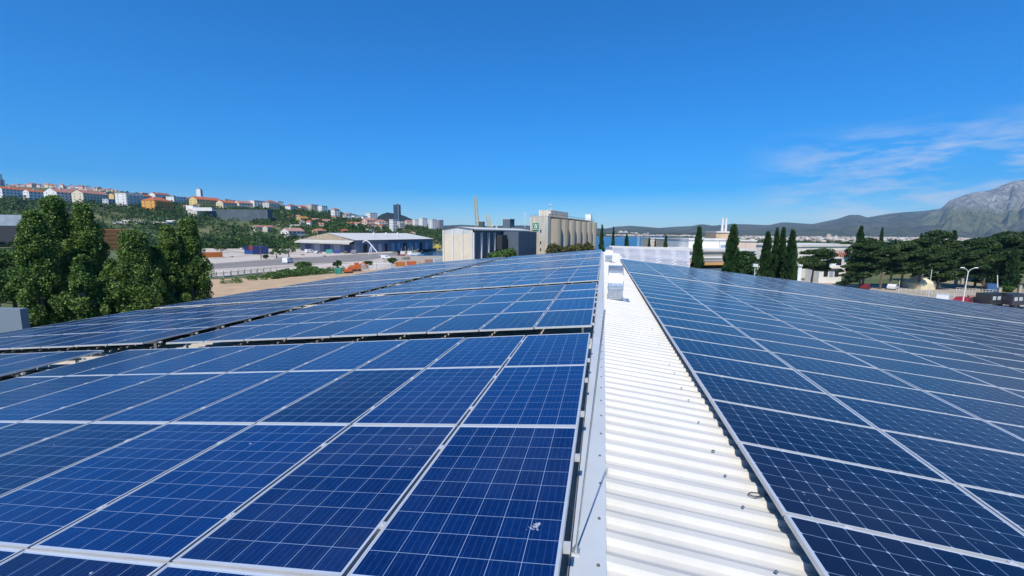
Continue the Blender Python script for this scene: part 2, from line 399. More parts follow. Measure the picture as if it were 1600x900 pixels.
sheet('bare_verge', [(1400, 437), (1470, 432), (1560, 448), (1640, 455), (2200, 500), (2200, 520), (1640, 468), (1500, 452)], mat('bare_earth', (0.36, 0.29, 0.19), 0.95, c2=(0.22, 0.19, 0.1), nscale=0.15), 0.06)

# hills and mountains -------------------------------------------------------
def rangemesh(name, prof, D0, D1, m, x0, x1, step, rows=26, rough=1.0, base=-5.0, seed=0.0, back=True):
    b = MB(); xs = list(np.arange(x0, x1 + .1, step)); n = rows
    for px in xs:
        yc = itab(px, prof)
        zc = H + (hor(px) - yc) * D1 / F
        for j in range(n + 2):
            if j <= n:
                t = j / n; D = D0 + (D1 - D0) * t
                p = Vector((px * 0.012 + seed, t * 2.2, seed))
                q = mnoise.fractal(p * 2.0, 0.9, 2.0, 6)
                rg = abs(mnoise.noise(Vector((px * 0.03 + seed, t * 0.8, 1.7)))) 
                s = t ** 1.15
                env = math.sin(math.pi * min(1, t)) ** 0.7
                z = base + (zc - base) * (s + rough * env * (0.13 * q - 0.16 * rg) + rough * .03 * t * mnoise.fractal(Vector((px * .08, t * 9, seed)), .8, 2.0, 4) * min(1, (1 - t) * 6))
            else:
                D = D1 * 1.15; z = base + (zc - base) * 0.5
            P = at(px, 365, D); b.v.append((P.x, P.y, z))
    k = n + 2
    for i in range(len(xs) - 1):
        for j in range(k - 1):
            b.f.append((i * k + j, (i + 1) * k + j, (i + 1) * k + j + 1, i * k + j + 1))
    o = b.build(name, m, smooth=False); tag(o, kind='structure'); return o
def mountain_mat(name, green, green2, rock, zlo, zhi, xlo=None):
    m = bpy.data.materials.new(name); m.use_nodes = True; t = m.node_tree; p = t.nodes['Principled BSDF']
    p.inputs['Roughness'].default_value = 1.0; p.inputs['Specular IOR Level'].default_value = 0.1
    tcn = N(t, 'ShaderNodeTexCoord'); s = N(t, 'ShaderNodeSeparateXYZ'); t.links.new(tcn.outputs['Object'], s.inputs[0])
    n = N(t, 'ShaderNodeTexNoise'); n.inputs['Scale'].default_value = 0.0028; n.inputs['Detail'].default_value = 9; n.inputs['Roughness'].default_value = 0.68
    t.links.new(tcn.outputs['Object'], n.inputs['Vector'])
    v = N(t, 'ShaderNodeTexNoise'); v.inputs['Scale'].default_value = 0.012; v.inputs['Detail'].default_value = 6; v.inputs['Roughness'].default_value = 0.7
    t.links.new(tcn.outputs['Object'], v.inputs['Vector'])
    x = N(t, 'ShaderNodeMix', data_type='RGBA'); x.inputs[6].default_value = (*green, 1); x.inputs[7].default_value = (*green2, 1)
    r0 = N(t, 'ShaderNodeMapRange'); r0.inputs['From Min'].default_value = 0.4; r0.inputs['From Max'].default_value = 0.62; t.links.new(n.outputs[0], r0.inputs['Value'])
    t.links.new(r0.outputs[0], x.inputs['Factor'])
    hgt = M2(t, 'ADD', s.outputs['Z'], M2(t, 'MULTIPLY', M2(t, 'SUBTRACT', n.outputs[0], 0.5), (zhi - zlo) * 2.4))
    r1 = N(t, 'ShaderNodeMapRange'); r1.inputs['From Min'].default_value = zlo; r1.inputs['From Max'].default_value = zhi; t.links.new(hgt, r1.inputs['Value'])
    rk = N(t, 'ShaderNodeMix', data_type='RGBA'); rk.inputs[6].default_value = (*[c * 0.55 for c in rock], 1); rk.inputs[7].default_value = (*[min(.7, c * 1.35) for c in rock], 1)
    r2 = N(t, 'ShaderNodeMapRange'); r2.inputs['From Min'].default_value = 0.38; r2.inputs['From Max'].default_value = 0.62; t.links.new(v.outputs[0], r2.inputs['Value'])
    t.links.new(r2.outputs[0], rk.inputs['Factor'])
    y = N(t, 'ShaderNodeMix', data_type='RGBA'); t.links.new(r1.outputs[0], y.inputs['Factor']); t.links.new(x.outputs[2], y.inputs[6]); t.links.new(rk.outputs[2], y.inputs[7])
    t.links.new(y.outputs[2], p.inputs['Base Color'])
    bp = N(t, 'ShaderNodeBump'); bp.inputs['Distance'].default_value = 120; bp.inputs['Strength'].default_value = 1.0
    t.links.new(v.outputs[0], bp.inputs['Height']); t.links.new(bp.outputs[0], p.inputs['Normal'])
    return m
RP = [(905, 362), (949, 357.5), (962, 355), (984, 353.5), (1002, 354.7), (1029, 357), (1055, 355), (1080, 354), (1095, 351), (1113, 353.5), (1140, 351), (1167, 351.3),
      (1200, 352.7), (1222, 348), (1268, 351), (1287, 347), (1307, 343), (1324, 337), (1340, 337), (1352, 341), (1383, 335.5), (1408, 333), (1440, 331), (1467, 327), (1520, 324), (1640, 318), (2000, 300), (2600, 320)]
RP2 = [(1395, 372), (1420, 352), (1440, 340), (1455, 331), (1467, 325), (1477, 315), (1507, 304), (1536, 300), (1568, 287), (1600, 282.5), (1700, 272), (1900, 262), (2200, 275), (2700, 330)]
rangemesh('mountain_range', RP, 2500, 5600, mountain_mat('wooded_mountain', (0.075, 0.10, 0.055), (0.17, 0.17, 0.11), (0.42, 0.41, 0.36), 300, 540), 905, 2600, 4, seed=2.0)
rangemesh('mountain', RP2, 2900, 4700, mountain_mat('rocky_mountain', (0.12, 0.155, 0.07), (0.27, 0.27, 0.15), (0.40, 0.40, 0.365), 225, 330), 1395, 2700, 3, rows=44, rough=1.5, seed=7.3)
rangemesh('headland_hill', [(570, 352), (585, 344), (597, 336), (606, 333), (618, 335), (632, 338), (645, 344), (660, 349), (690, 354)], 1500, 2300,
          mountain_mat('dark_hill', (0.02, 0.035, 0.02), (0.045, 0.055, 0.035), (0.1, 0.1, 0.08), 300, 400), 570, 690, 3, seed=4.0)
rangemesh('island_hills', [(640, 362), (680, 354), (720, 352), (760, 354), (820, 353), (860, 356), (920, 357), (1000, 360), (1060, 366)], 3200, 4800,
          mountain_mat('far_island', (0.05, 0.06, 0.04), (0.09, 0.09, 0.07), (0.3, 0.28, 0.25), 300, 400), 640, 1060, 5, seed=9.0)
rangemesh('far_shore_hills', [(905, 367), (950, 364.5), (975, 364), (1000, 366), (1020, 365.5), (1050, 363.5), (1080, 365), (1110, 368)], 2310, 2500,
          mountain_mat('shore_scrub', (0.05, 0.075, 0.04), (0.12, 0.12, 0.08), (0.3, 0.28, 0.25), 300, 400), 905, 1110, 4, rows=8, seed=11.0)
# pale quarries on the far shore
for i, (x0, x1, y0) in enumerate([(958, 988, 359.0), (978, 1004, 361.8), (1000, 1022, 363.0)]):
    b = MB(); D = 2560 + i * 15; n = 9
    top = [at(x0 + (x1 - x0) * k / n, 365, D) for k in range(n + 1)]
    for k, p in enumerate(top):
        hq = (at((x0 + x1) / 2, y0, D).z + 6) * (math.sin(math.pi * (k + .5) / (n + 1)) ** .6) * (.85 + .15 * math.sin(k * 2.3 + i))
        f_ = FH * (-35); b.v += [(p.x + f_.x, p.y + f_.y, -6), (p.x, p.y, -6 + hq), (p.x - f_.x, p.y - f_.y, -6)]
    for k in range(n): b.f += [(3 * k, 3 * k + 3, 3 * k + 4, 3 * k + 1), (3 * k + 1, 3 * k + 4, 3 * k + 5, 3 * k + 2)]
    tag(b.build('quarry_slope', mat('quarry_stone', (0.5, 0.45, 0.4), 0.9, noise=0.35, nscale=0.03)), kind='structure')

# ------------------------------------------------------------ the roof we stand on
ZS = H
hL, xL, sL, zD, zE = 1.5221, -0.1391, 0.0945, 6.609, 7.3465
hR, xR, sR, zR = 1.8357, 1.2299, 0.1087, 8.0312
hall = empty('industrial_hall', (0, 15, 0))
tag(hall, 'long industrial hall under the camera with white ribbed roof carrying the solar panels', 'building')
def ribbed(name, x_in, z_in, x_out, z_out, y0, y1, m, hgt=0.038, pitch=0.2, thick=0.0):
    b = MB(); prof = []
    y = y0
    while y < y1 - 1e-6:
        prof += [(y, 0), (y + .05, 0), (y + .066, hgt), (y + .118, hgt), (y + .188, .003)]; y += pitch
    prof.append((y, 0))
    for (yy, dz) in prof: b.v.append((x_in, yy, z_in + dz)); b.v.append((x_out, yy, z_out + dz))
    for i in range(len(prof) - 1): b.f.append((2 * i, 2 * i + 1, 2 * i + 3, 2 * i + 2))
    if x_out < x_in: b.f = [f[::-1] for f in b.f]
    o = b.build(name, m); o.parent = hall; o.matrix_parent_inverse = Matrix.Translation((0, -15, 0)); return o
def hpart(b, name, m, smooth=False):
    o = b.build(name, m, smooth=smooth); o.parent = hall; o.matrix_parent_inverse = Matrix.Translation((0, -15, 0)); return o
RZ = H - 1.80
def zr(x): return H - (hR + (x - xR) * sR) - 0.155       # right roof surface
def zl(x): return H - (hL + (-x + xL) * sL) - 0.365       # left roof surface
ribbed('roof_sheet', 0.03, zr(0.03), 30.5, zr(30.5), -6.0, 34.6, MW)
ribbed('roof_sheet', 0.03, zr(0.03), 1.6, zr(1.6), 34.6, 44.6, MW)
ribbed('roof_sheet', -0.105, zl(-0.105), -19.6, zl(-19.6), -6.0, 44.6, MBEI)
fl = MB()
fz = zr(0.03) + 0.052
fl.add([(-0.118, -6, fz + .012), (0.075, -6, fz - .006), (0.075, 44.6, fz - .006), (-0.118, 44.6, fz + .012), (-0.118, -6, fz - .10), (-0.118, 44.6, fz - .10), (0.078, -6, fz - .03), (0.078, 44.6, fz - .03)],
       [(0, 1, 2, 3), (0, 3, 5, 4), (1, 6, 7, 2)])
flo = hpart(fl, 'ridge_flashing', MFLASH)
wgm = MB(); zw = zl(-.12) + .044
wgm.add([(-.122, -6, zw), (-.34, -6, zw - .02), (-.34, 44.6, zw - .02), (-.122, 44.6, zw), (-.20, -6, zw - .006), (-.20, 44.6, zw - .006)], [(0, 3, 5, 4), (4, 5, 2, 1)])
hpart(wgm, 'ridge_wing', mat('cream_trim', (.60, .55, .44), .6, noise=.2, nscale=1.5))
sc = MB(); sc.tube((0, 0, 0), (0, 0, .004), .011, .010, 10); sc.tube((0, 0, .003), (0, 0, .010), .0055, .005, 6)
scm = sc.mesh('screw', mat('screw_steel', (0.3, 0.3, 0.3), 0.4, metal=0.7, noise=0.3))
for k in range(36):
    s_ = addobj('screw', scm, flo, (0.034 + rng.uniform(-.004, .004), 1.0 + k * 0.4, fz - .001))
for k in range(26):
    addobj('screw', scm, hall, (rng.choice([0.55, 1.02]) + rng.uniform(-.01, .01), -15 + 1.09 + int(rng.integers(0, 40)) * 0.2, zr(0.8) + .036 + (0.03 if False else 0)))
wl = MB()
wl.prism([(-19.3, -6), (30.2, -6), (30.2, 34.4), (1.5, 34.4), (1.5, 44.4), (-19.3, 44.4)], 0.0, 8.5)
hpart(wl, 'wall', paint((0.55, 0.55, 0.53)))
gb = MB()
for (y, xa, xb) in ((44.45, -19.4, 1.5), (34.5, 1.5, 30.3)):
    if xa < 0: pts = [(xa, 8.5), (1.5, 8.5), (1.5, zr(1.5) - .03), (0, zr(0) - .03), (xa, zl(xa) - .03)]
    else: pts = [(1.5, 8.5), (xb, 8.5), (xb, zr(xb) - .03), (1.5, zr(1.5) - .03)]
    n = len(pts); vsb = [(x, y - .1, z) for x, z in pts] + [(x, y, z) for x, z in pts]
    gb.add(vsb, [tuple(range(n)), tuple(range(n, 2 * n))[::-1]] + [(i, n + i, n + (i + 1) % n, (i + 1) % n) for i in range(n)])
hpart(gb, 'gable_wall', paint((0.6, 0.6, 0.57)))
ev = MB(); ev.box(-19.75, -19.55, -6, 44.6, zl(-19.6) - .12, zl(-19.6) + .05); hpart(ev, 'gutter', MALU)
vg = MB(); vg.add([(1.45, 34.55, zr(1.45) + .05), (30.5, 34.55, zr(30.5) + .05), (30.5, 34.85, zr(30.5) + .05), (1.45, 34.85, zr(1.45) + .05), (1.45, 34.85, zr(1.45) - .2), (30.5, 34.85, zr(30.5) - .2)],
                  [(0, 1, 2, 3), (3, 2, 5, 4)]); hpart(vg, 'verge_trim', MW)

# ------------------------------------------------------------ solar panels
def panel_meshes(lx, ly, nm, gm):
    t, lip, hx, hy = 0.035, 0.0112, lx / 2, ly / 2
    b = MB()
    b.box(-hx, hx, -hy, -hy + lip, -t, 0); b.box(-hx, hx, hy - lip, hy, -t, 0)
    b.box(-hx, -hx + lip, -hy + lip, hy - lip, -t, 0); b.box(hx - lip, hx, -hy + lip, hy - lip, -t, 0)
    g_ = MB(); z = -.003
    g_.add([(-hx + lip, -hy + lip, z), (hx - lip, -hy + lip, z), (hx - lip, hy - lip, z), (-hx + lip, hy - lip, z),
            (-hx + lip, -hy + lip, z - .006), (hx - lip, -hy + lip, z - .006), (hx - lip, hy - lip, z - .006), (-hx + lip, hy - lip, z - .006)],
           [(0, 1, 2, 3), (7, 6, 5, 4)])
    return b.mesh('frame', MALU), g_.mesh('glass', gm)
FRL, GLL = panel_meshes(0.992, 1.648, 'l', GPOLY)
FRR, GLR = panel_meshes(1.650, 0.992, 'r', GMONO)
cl = MB(); cl.box(-.015, .015, -.022, .022, -.012, .003); cl.tube((0, 0, .002), (0, 0, .008), .006, .006, 6)
CLM = cl.mesh('clamp', MALU)
def area(Mx, lx, ly):
    pts = []
    for sx, sy in ((-1, -1), (1, -1), (1, 1), (-1, 1)):
        w_ = Mx @ Vector((sx * lx / 2, sy * ly / 2, 0)); q = proj(w_)
        if q is None: return 0.0
        pts.append(q)
    # clip to frame (Sutherland-Hodgman)
    for ax, lim, sg in ((0, 0, 1), (0, 1600, -1), (1, 0, 1), (1, 900, -1)):
        o_ = []
        for i in range(len(pts)):
            p, q = pts[i - 1], pts[i]
            ip = (p[ax] - lim) * sg >= 0; iq = (q[ax] - lim) * sg >= 0
            if ip != iq:
                tt = (lim - p[ax]) / (q[ax] - p[ax]); o_.append((p[0] + tt * (q[0] - p[0]), p[1] + tt * (q[1] - p[1])))
            if iq: o_.append(q)
        pts = o_
        if len(pts) < 3: return 0.0
    return abs(sum(pts[i - 1][0] * pts[i][1] - pts[i][0] * pts[i - 1][1] for i in range(len(pts)))) / 2
def mk(o3, X, Y):
    Z = X.cross(Y).normalized()
    Mx = Matrix((X, Y, Z)).transposed().to_4x4(); Mx.translation = o3
    j = Matrix.Rotation(rng.normal(0, 0.0022), 4, 'X') @ Matrix.Rotation(rng.normal(0, 0.0022), 4, 'Y')
    return Mx @ j
LP = []
cL = math.cos(math.atan(sL))
for blk in range(6):
    for r in range(-1 if blk == 0 else 0, 4):
        z0 = (zD - 4 * 1.66 if blk == 0 else zE + (blk - 1) * 7.38) + r * 1.66
        hh = hL if blk == 0 else 1.5574
        for c in range(18):
            d = (c + .5) * 1.0155 + (0.0 if c < 9 else 0.62)
            x = xL - d * cL
            up = 0.0 if c < 9 else 0.02
            o3 = Vector((x, z0 + .83, H - hh - d * cL * sL + up))
            Mx = mk(o3, Vector((-cL, 0, -sL * cL)), Vector((0, -1, 0)))
            LP.append((area(Mx, .992, 1.648), blk, r, c, Mx))
RPn = []
cR = math.cos(math.atan(sR))
for i in range(-11, 24):
    y0 = zR + i * 1.012 + (0.016 if i >= 5 else 0) + (0.18 if i >= 13 else 0)
    if y0 > 33.2: continue
    for c in range(17):
        d = (c + .5) * 1.67
        o3 = Vector((xR + d * cR, y0 + .506, H - hR - d * cR * sR + (0.02 if i >= 13 else 0)))
        Mx = mk(o3, Vector((cR, 0, -sR * cR)), Vector((0, 1, 0)))
        RPn.append((area(Mx, 1.65, .992), i, c, Mx))
LIM = sorted([t[0] for t in LP] + [t[0] for t in RPn], reverse=True)[300]
def place(lst, FRM, GLS, labeler, group, clamps):
    lst.sort(key=lambda t: -t[0]); rest = []
    for k, t in enumerate(lst):
        if t[0] <= LIM: rest.append(t); continue
        e = empty('solar_panel'); e.matrix_world = t[-1]
        tag(e, labeler(t), 'solar panel', group)
        addobj('frame', FRM, e); addobj('glass', GLS, e)
        if k < clamps:
            for s in (-1, 1):
                if FRM is FRL: addobj('clamp', CLM, e, (0.508, s * 0.45, 0))
                else:
                    q = addobj('clamp', CLM, e, (s * 0.45, -0.506, 0)); q.rotation_euler[2] = math.pi / 2
    return rest
def lab_l(t):
    _, b_, r, c, _ = t
    n = {0: 'nearest block'}.get(b_, ORD[b_ + 1] + ' block')
    side = 'inner' if c < 9 else 'outer'
    rr = ORD[r + 1] if b_ else ORD[r + 2]
    return 'blue solar panel left of ridge, %s, %s row, %s strip, %s from ridge' % (n, rr, side, ORD[c % 9 + 1])
minr = min(t[1] for t in RPn if t[0] > 0)
def lab_r(t):
    return 'dark blue solar panel right of white strip, %s row from camera, %s outwards' % (ORD[t[1] - minr + 1], ORD[t[2] + 1])
rl = place(LP, FRL, GLL, lab_l, 'blue solar panels on the left roof slope', 40)
rr_ = place(RPn, FRR, GLR, lab_r, 'dark blue solar panels on the right roof slope', 30)
def rest_object(rest, lx, ly, gm, name, label):
    fb, gbm = MB(), MB()
    base_f = FRL if lx < ly else FRR
    fv = [v.co.copy() for v in base_f.vertices]; ff = [tuple(p.vertices) for p in base_f.polygons]
    hx, hy = lx / 2 - .0112, ly / 2 - .0112
    vs_, uv, fs_ = [], [], []
    for t in rest:
        Mx = t[-1]; fb.add([Mx @ v for v in fv], ff)
        k = len(vs_)
        for sx, sy in ((-1, -1), (1, -1), (1, 1), (-1, 1)):
            vs_.append(Mx @ Vector((sx * hx, sy * hy, -.003))); uv.append((sx * hx, sy * hy))
        fs_.append((k, k + 1, k + 2, k + 3))
    o = fb.build(name, MALU); tag(o, label, 'solar panels', kind='stuff')
    me = bpy.data.meshes.new('glass'); me.from_pydata(vs_, [], fs_); me.update()
    ul = me.uv_layers.new(name='UVMap')
    for i, l in enumerate(me.loops): ul.data[i].uv = uv[l.vertex_index]
    m2 = gm.copy(); m2.name = gm.name + '_far'; t2 = m2.node_tree
    # same cells, laid out by the panel's own uv
    tcn = [n for n in t2.nodes if n.type == 'TEX_COORD'][0]
    for l in list(t2.links):
        if l.from_node == tcn and l.to_node.type == 'SEPXYZ': t2.links.new(tcn.outputs['UV'], l.to_socket)
    oi = [n for n in t2.nodes if n.type == 'OBJECT_INFO'][0]
    gn = N(t2, 'ShaderNodeNewGeometry')
    for l in list(t2.links):
        if l.from_node == oi and l.from_socket.name == 'Random': t2.links.new(gn.outputs['Random Per Island'], l.to_socket)
    me.materials.append(m2); g2 = addobj('glass', me, o); g2['kind'] = 'stuff'
rest_object(rl, .992, 1.648, GPOLY, 'far_solar_panels', 'remaining blue solar panels at the far and outer parts of the left roof slope')
rest_object(rr_, 1.65, .992, GMONO, 'far_solar_panels', 'remaining dark blue solar panels at the far and outer parts of the right roof slope')

# mounting rails under the left panels, ends sticking out at the ridge
k = 0
for blk in range(6):
    for r in range(-1 if blk == 0 else 0, 4):
        z0 = (zD - 4 * 1.66 if blk == 0 else zE + (blk - 1) * 7.38) + r * 1.66
        hh = hL if blk == 0 else 1.5574
        for q in (0.38, 1.28):
            y = z0 + q; x0 = xL + 0.028; zz = H - hh - 0.037
            b = MB()
            for (a0, a1) in ((0, 9.2), (9.7, 18.95)):
                xa, xb = x0 - a0, x0 - a1; za, zb = zz - a0 * sL, zz - a1 * sL
                b.add([(xa, y - .02, za), (xa, y + .02, za), (xb, y + .02, zb), (xb, y - .02, zb),
                       (xa, y - .02, za - .04), (xa, y + .02, za - .04), (xb, y + .02, zb - .04), (xb, y - .02, zb - .04)],
                      [(0, 1, 2, 3), (7, 6, 5, 4), (0, 4, 5, 1), (1, 5, 6, 2), (2, 6, 7, 3), (3, 7, 4, 0)])
            rail = empty('mounting_rail', (x0, y, zz - .04)); k += 1
            o = b.build('rail', MALU, rail); o.matrix_parent_inverse = Matrix.Translation((-x0, -y, -zz + .04))
            tag(rail, 'aluminium mounting rail, %s %s, its end showing beside the ridge flashing' % (('nearest block' if blk == 0 else ORD[blk + 1] + ' block'), ORD[r + (2 if blk == 0 else 1)] + (' row front' if q < 1 else ' row rear')), 'rail', 'mounting rails under the left panels')
            for dd in (0.2, 9.0, 9.9):
                p = MB(); xx = x0 - dd; p.box(xx - .02, xx + .02, y - .018, y + .018, zl(xx) , zz - .041 - dd * sL)
                po = p.build('support_foot', MALU, rail); po.matrix_parent_inverse = o.matrix_parent_inverse.copy()
# rails under right panels: long sheets run along the slope
for c in range(17):
    for q in (0.35, 1.3):
        if c > 3: continue
        d = c * 1.67 + q; x = xR + d * cR; z = H - hR - d * cR * sR - .036
        b = MB(); b.box(-.02, .02, -6, 33.2 - 0, -.045, 0)
        o = b.build('mounting_rail', MALU, loc=(x, 0, z)); tag(o, 'long aluminium rail under the right panels, %s column, %s of two' % (ORD[c + 1], 'left' if q < 1 else 'right'), 'rail', 'mounting rails under the right panels')

# lightning rod by the ridge
P0 = Vector((-0.095, 2.26, fz + .012)); T = Vector((0.012, 2.52, H - 0.43))
tipd = ray(945, 484); T = CAM + tipd * (2.08 / tipd.y)
e = empty('lightning_rod', P0); tag(e, 'thin grey lightning rod standing aslant on the ridge flashing near the camera', 'lightning rod')
b = MB(); b.tube(Vector((0, 0, 0)), T - P0, .0055, .0045, 10); b.build('rod', MGALV, e)
b = MB(); b.box(-.022, .022, -.022, .022, -.012, .012); b.tube((0, 0, .011), (0, 0, .04), .011, .009, 10); b.build('holder', MGALV, e)
b = MB(); pts = [Vector((-0.128, y, fz + .004 + .002 * math.sin(y * 3))) for y in np.arange(-3, 44, .5)]
b.path(pts, .004, 6); o = b.build('lightning_conductor_wire', MGALV); tag(o, 'thin metal wire running along the left edge of the ridge flashing', 'wire')
# cable loop
b = MB(); px_ = [gnd(1192, 775, zr(1.2) + .06), gnd(1180, 776.5, zr(1.1) + .055), gnd(1171, 773.5, zr(1.05) + .05), gnd(1169.5, 771, zr(1.05) + .06), gnd(1174, 769.5, zr(1.05) + .06), gnd(1186, 770.5, zr(1.1) + .06), gnd(1200, 774, zr(1.25) + .06)]
b.path(px_, .0042, 8); o = b.build('cable', MDARK); tag(o, 'small loop of black cable poking out from under the right panels', 'cable')

# ventilation ducts on the white strip
def duct_mesh():
    w2 = 0.215; pr = [(0, 0.0), (0, .30), (.02, .31)]
    R0 = .62
    for i in range(0, 13):
        t = math.pi / 2 * i / 12; pr.append((.02 + R0 * (1 - math.cos(t)), .33 + R0 * math.sin(t)))
    n0 = len(pr)
    pr += [(.95, .95), (.95, .50), (.66, .44), (.52, .30), (.50, 0)]
    b = MB(); n = len(pr)
    vs_ = [(-w2, y, z) for y, z in pr] + [(w2, y, z) for y, z in pr]
    b.add(vs_, [(i, n + i, n + (i + 1) % n, (i + 1) % n) for i in range(n)] + [tuple(range(n)), tuple(range(n, 2 * n))[::-1]])
    return b
d0 = duct_mesh()
seam = MB()
for z, y in ((.295, -.012), (.06, -.012)): seam.box(-.232, .232, y, .52, z, z + .022)
for sx in (-.217, .217):
    prev = None
    for i in range(13):
        t = math.pi / 2 * i / 12; q = Vector((sx, .02 + .625 * (1 - math.cos(t)) - .004, .33 + .625 * math.sin(t)))
        if prev: seam.tube(prev, q, .009, .009, 5)
        prev = q
fl2 = MB(); fl2.add([(-.24, -.14, .0), (.42, -.14, -.05), (.42, .6, -.05), (-.24, .6, .0), (-.24, -.14, -.03), (.42, -.14, -.08), (.42, .6, -.08), (-.24, .6, -.03)],
                    [(0, 1, 2, 3), (7, 6, 5, 4), (0, 4, 5, 1), (1, 5, 6, 2), (2, 6, 7, 3), (3, 7, 4, 0)])
DM, SM, FM = d0.mesh('duct_body', MGALV), seam.mesh('seam', MGALV), fl2.mesh('base_flashing', MGALV)
for (x, y, s, lb) in ((0.385, 12.4, 0.95, 'shiny galvanised gooseneck duct nearest the camera on the white roof strip'),
                      (0.385, 29.0, 1.0, 'smaller looking galvanised gooseneck duct midway along the white roof strip'),
                      (0.50, 42.0, 0.62, 'tiny pale duct at the far end of the white roof strip')):
    e = empty('ventilation_duct', (x, y, zr(x) + .045)); e.scale = (s, s, s); tag(e, lb, 'duct', 'ventilation ducts on the white roof strip')
    addobj('duct_body', DM, e); addobj('seam', SM, e); addobj('base_flashing', FM, e)

# ------------------------------------------------------------ buildings
WINM = {}
def window_mesh(w, h):
    k = (round(w, 1), round(h, 1))
    if k not in WINM:
        b = MB(); b.box(-w / 2, w / 2, -.06, .05, -h / 2, h / 2); WINM[k] = b.mesh('window', MGLASSW)
    return WINM[k]
def house(px0, px1, ytop, ybase, label, wall=(.72, .70, .66), roof=(.45, .16, .08), kind='gable', rot=None, ratio=1.6, win=0, D=None, cat='house', group=None, rf=0.26, name='house', gable_left=True, depth=None, winz=True, nx=None):
    """corner-on block seen from px0 to px1; long face looks to the right and is in shade, short end looks to the camera's left"""
    if D is None: D = hit((px0 + px1) / 2, ybase)
    D += 2
    pc = (px0 + px1) / 2; Wm = pw(px1 - px0, D)
    zt = at(pc, ytop, D).z; zb = at(pc, ybase, D).z - 1.5
    az = math.atan2(*(at(pc, 365, D).xy)) if False else None
    dirv = at(pc, 365, D) - CAM; vaz = math.atan2(dirv.x, dirv.y)      # azimuth from +Y to +X
    r = (rot if rot is not None else 35) 
    th = R_(r)
    # apparent width = L*cos(th) + B*sin(th), L=ratio*B
    B = Wm / (ratio * math.cos(th) + math.sin(th)); L = B * ratio
    if depth: B = depth
    Ht = zt - zb; rh = min(Ht * 0.45, B * rf) if kind != 'flat' else 0; hw = Ht - rh
    c = at(pc, 365, D)
    e = empty(name, (c.x, c.y, zb), -vaz + th); tag(e, label, cat, group)
    wm = paint(wall)
    b = MB(); 
    if kind == 'gable':
        x0, x1, y0, y1 = -L / 2, L / 2, -B / 2, B / 2
        b.add([(x0, y0, 0), (x1, y0, 0), (x1, y1, 0), (x0, y1, 0), (x0, y0, hw), (x1, y0, hw), (x1, y1, hw), (x0, y1, hw), (x0, 0, Ht - .15), (x1, 0, Ht - .15)],
              [(0, 1, 5, 4), (1, 2, 6, 9, 5), (2, 3, 7, 6), (3, 0, 4, 8, 7)])
        b.build('wall', wm, e)
        q = MB(); ov = .35; zz = rh / (B / 2) * ov
        q.add([(x0 - ov, y0 - ov, hw - zz), (x1 + ov, y0 - ov, hw - zz), (x1 + ov, 0, Ht), (x0 - ov, 0, Ht), (x1 + ov, y1 + ov, hw - zz), (x0 - ov, y1 + ov, hw - zz),
               (x0 - ov, y0 - ov, hw - zz - .18), (x1 + ov, y0 - ov, hw - zz - .18), (x1 + ov, 0, Ht - .18), (x0 - ov, 0, Ht - .18), (x1 + ov, y1 + ov, hw - zz - .18), (x0 - ov, y1 + ov, hw - zz - .18)],
              [(0, 1, 2, 3), (3, 2, 4, 5), (6, 9, 8, 7), (9, 11, 10, 8), (0, 6, 7, 1), (5, 4, 10, 11), (0, 3, 9, 6), (3, 5, 11, 9), (1, 7, 8, 2), (2, 8, 10, 4)])
        ro = q.build('roof', mat('tiles_%02x%02x' % (int(roof[0] * 255), int(roof[1] * 255)), roof, .85, noise=.35, nscale=1.2), e)
        if B > 9:
            ch = MB(); ch.box(x0 * .4 - .4, x0 * .4 + .4, -B * .16 - .4, -B * .16 + .4, hw + rh * .4, Ht + 1.0); ch.build('chimney', wm, ro)
    elif kind == 'hip':
        x0, x1, y0, y1 = -L / 2, L / 2, -B / 2, B / 2
        b.box(x0, x1, y0, y1, 0, hw); b.build('wall', wm, e)
        q = MB(); ov = .4
        q.add([(x0 - ov, y0 - ov, hw), (x1 + ov, y0 - ov, hw), (x1 + ov, y1 + ov, hw), (x0 - ov, y1 + ov, hw), (x0 + B * .45, 0, Ht), (x1 - B * .45, 0, Ht)],
              [(0, 1, 5, 4), (1, 2, 5), (2, 3, 4, 5), (3, 0, 4), (3, 2, 1, 0)])
        q.build('roof', mat('tiles_%02x%02x' % (int(roof[0] * 255), int(roof[1] * 255)), roof, .85, noise=.35, nscale=1.2), e)
    else:
        b.box(-L / 2, L / 2, -B / 2, B / 2, 0, Ht); b.build('wall', wm, e)
        q = MB(); ov = .25; q.box(-L / 2 - ov, L / 2 + ov, -B / 2 - ov, B / 2 + ov, Ht - .05, Ht + .35); q.build('roof', paint((.62, .60, .56)), e)
    if win:
        nf = max(1, int(hw / 3.3)); n = nx or max(2, int(L / 4.0)); ww = min(1.7, L / n * .42)
        for f in range(nf):
            zc = hw - 1.75 - f * hw / nf * .92
            if zc < 1.6: continue
            for i in range(n):
                addobj('window', window_mesh(ww, 1.5), e, (-L / 2 + (i + .5) * L / n, -B / 2 - .02, zc))
            for i in range(2 if B > 6 else 1):
                o = addobj('window', window_mesh(1.1, 1.4), e, (-L / 2 - .02, -B / 2 + (i + .5) * B / (2 if B > 6 else 1), zc)); o.rotation_euler[2] = math.pi / 2
        if win == 2:
            for f in range(nf):
                bb = MB(); zc = hw - 2.9 - f * hw / nf * .92
                if zc < .5: continue
                bb.box(-L / 2 + .4, L / 2 - .3, -B / 2 - 1.5, -B / 2 - .01, zc, zc + .9); bb.build('balcony', wm, e)
    return e
WH, CR, YE, OR, BE, GR, PK = (.78, .76, .72), (.72, .64, .46), (.74, .55, .22), (.72, .36, .08), (.58, .50, .42), (.42, .45, .48), (.70, .50, .42)
TR, TB, TP = (.46, .13, .055), (.30, .13, .09), (.44, .20, .15)
g1 = 'houses on the hillside'
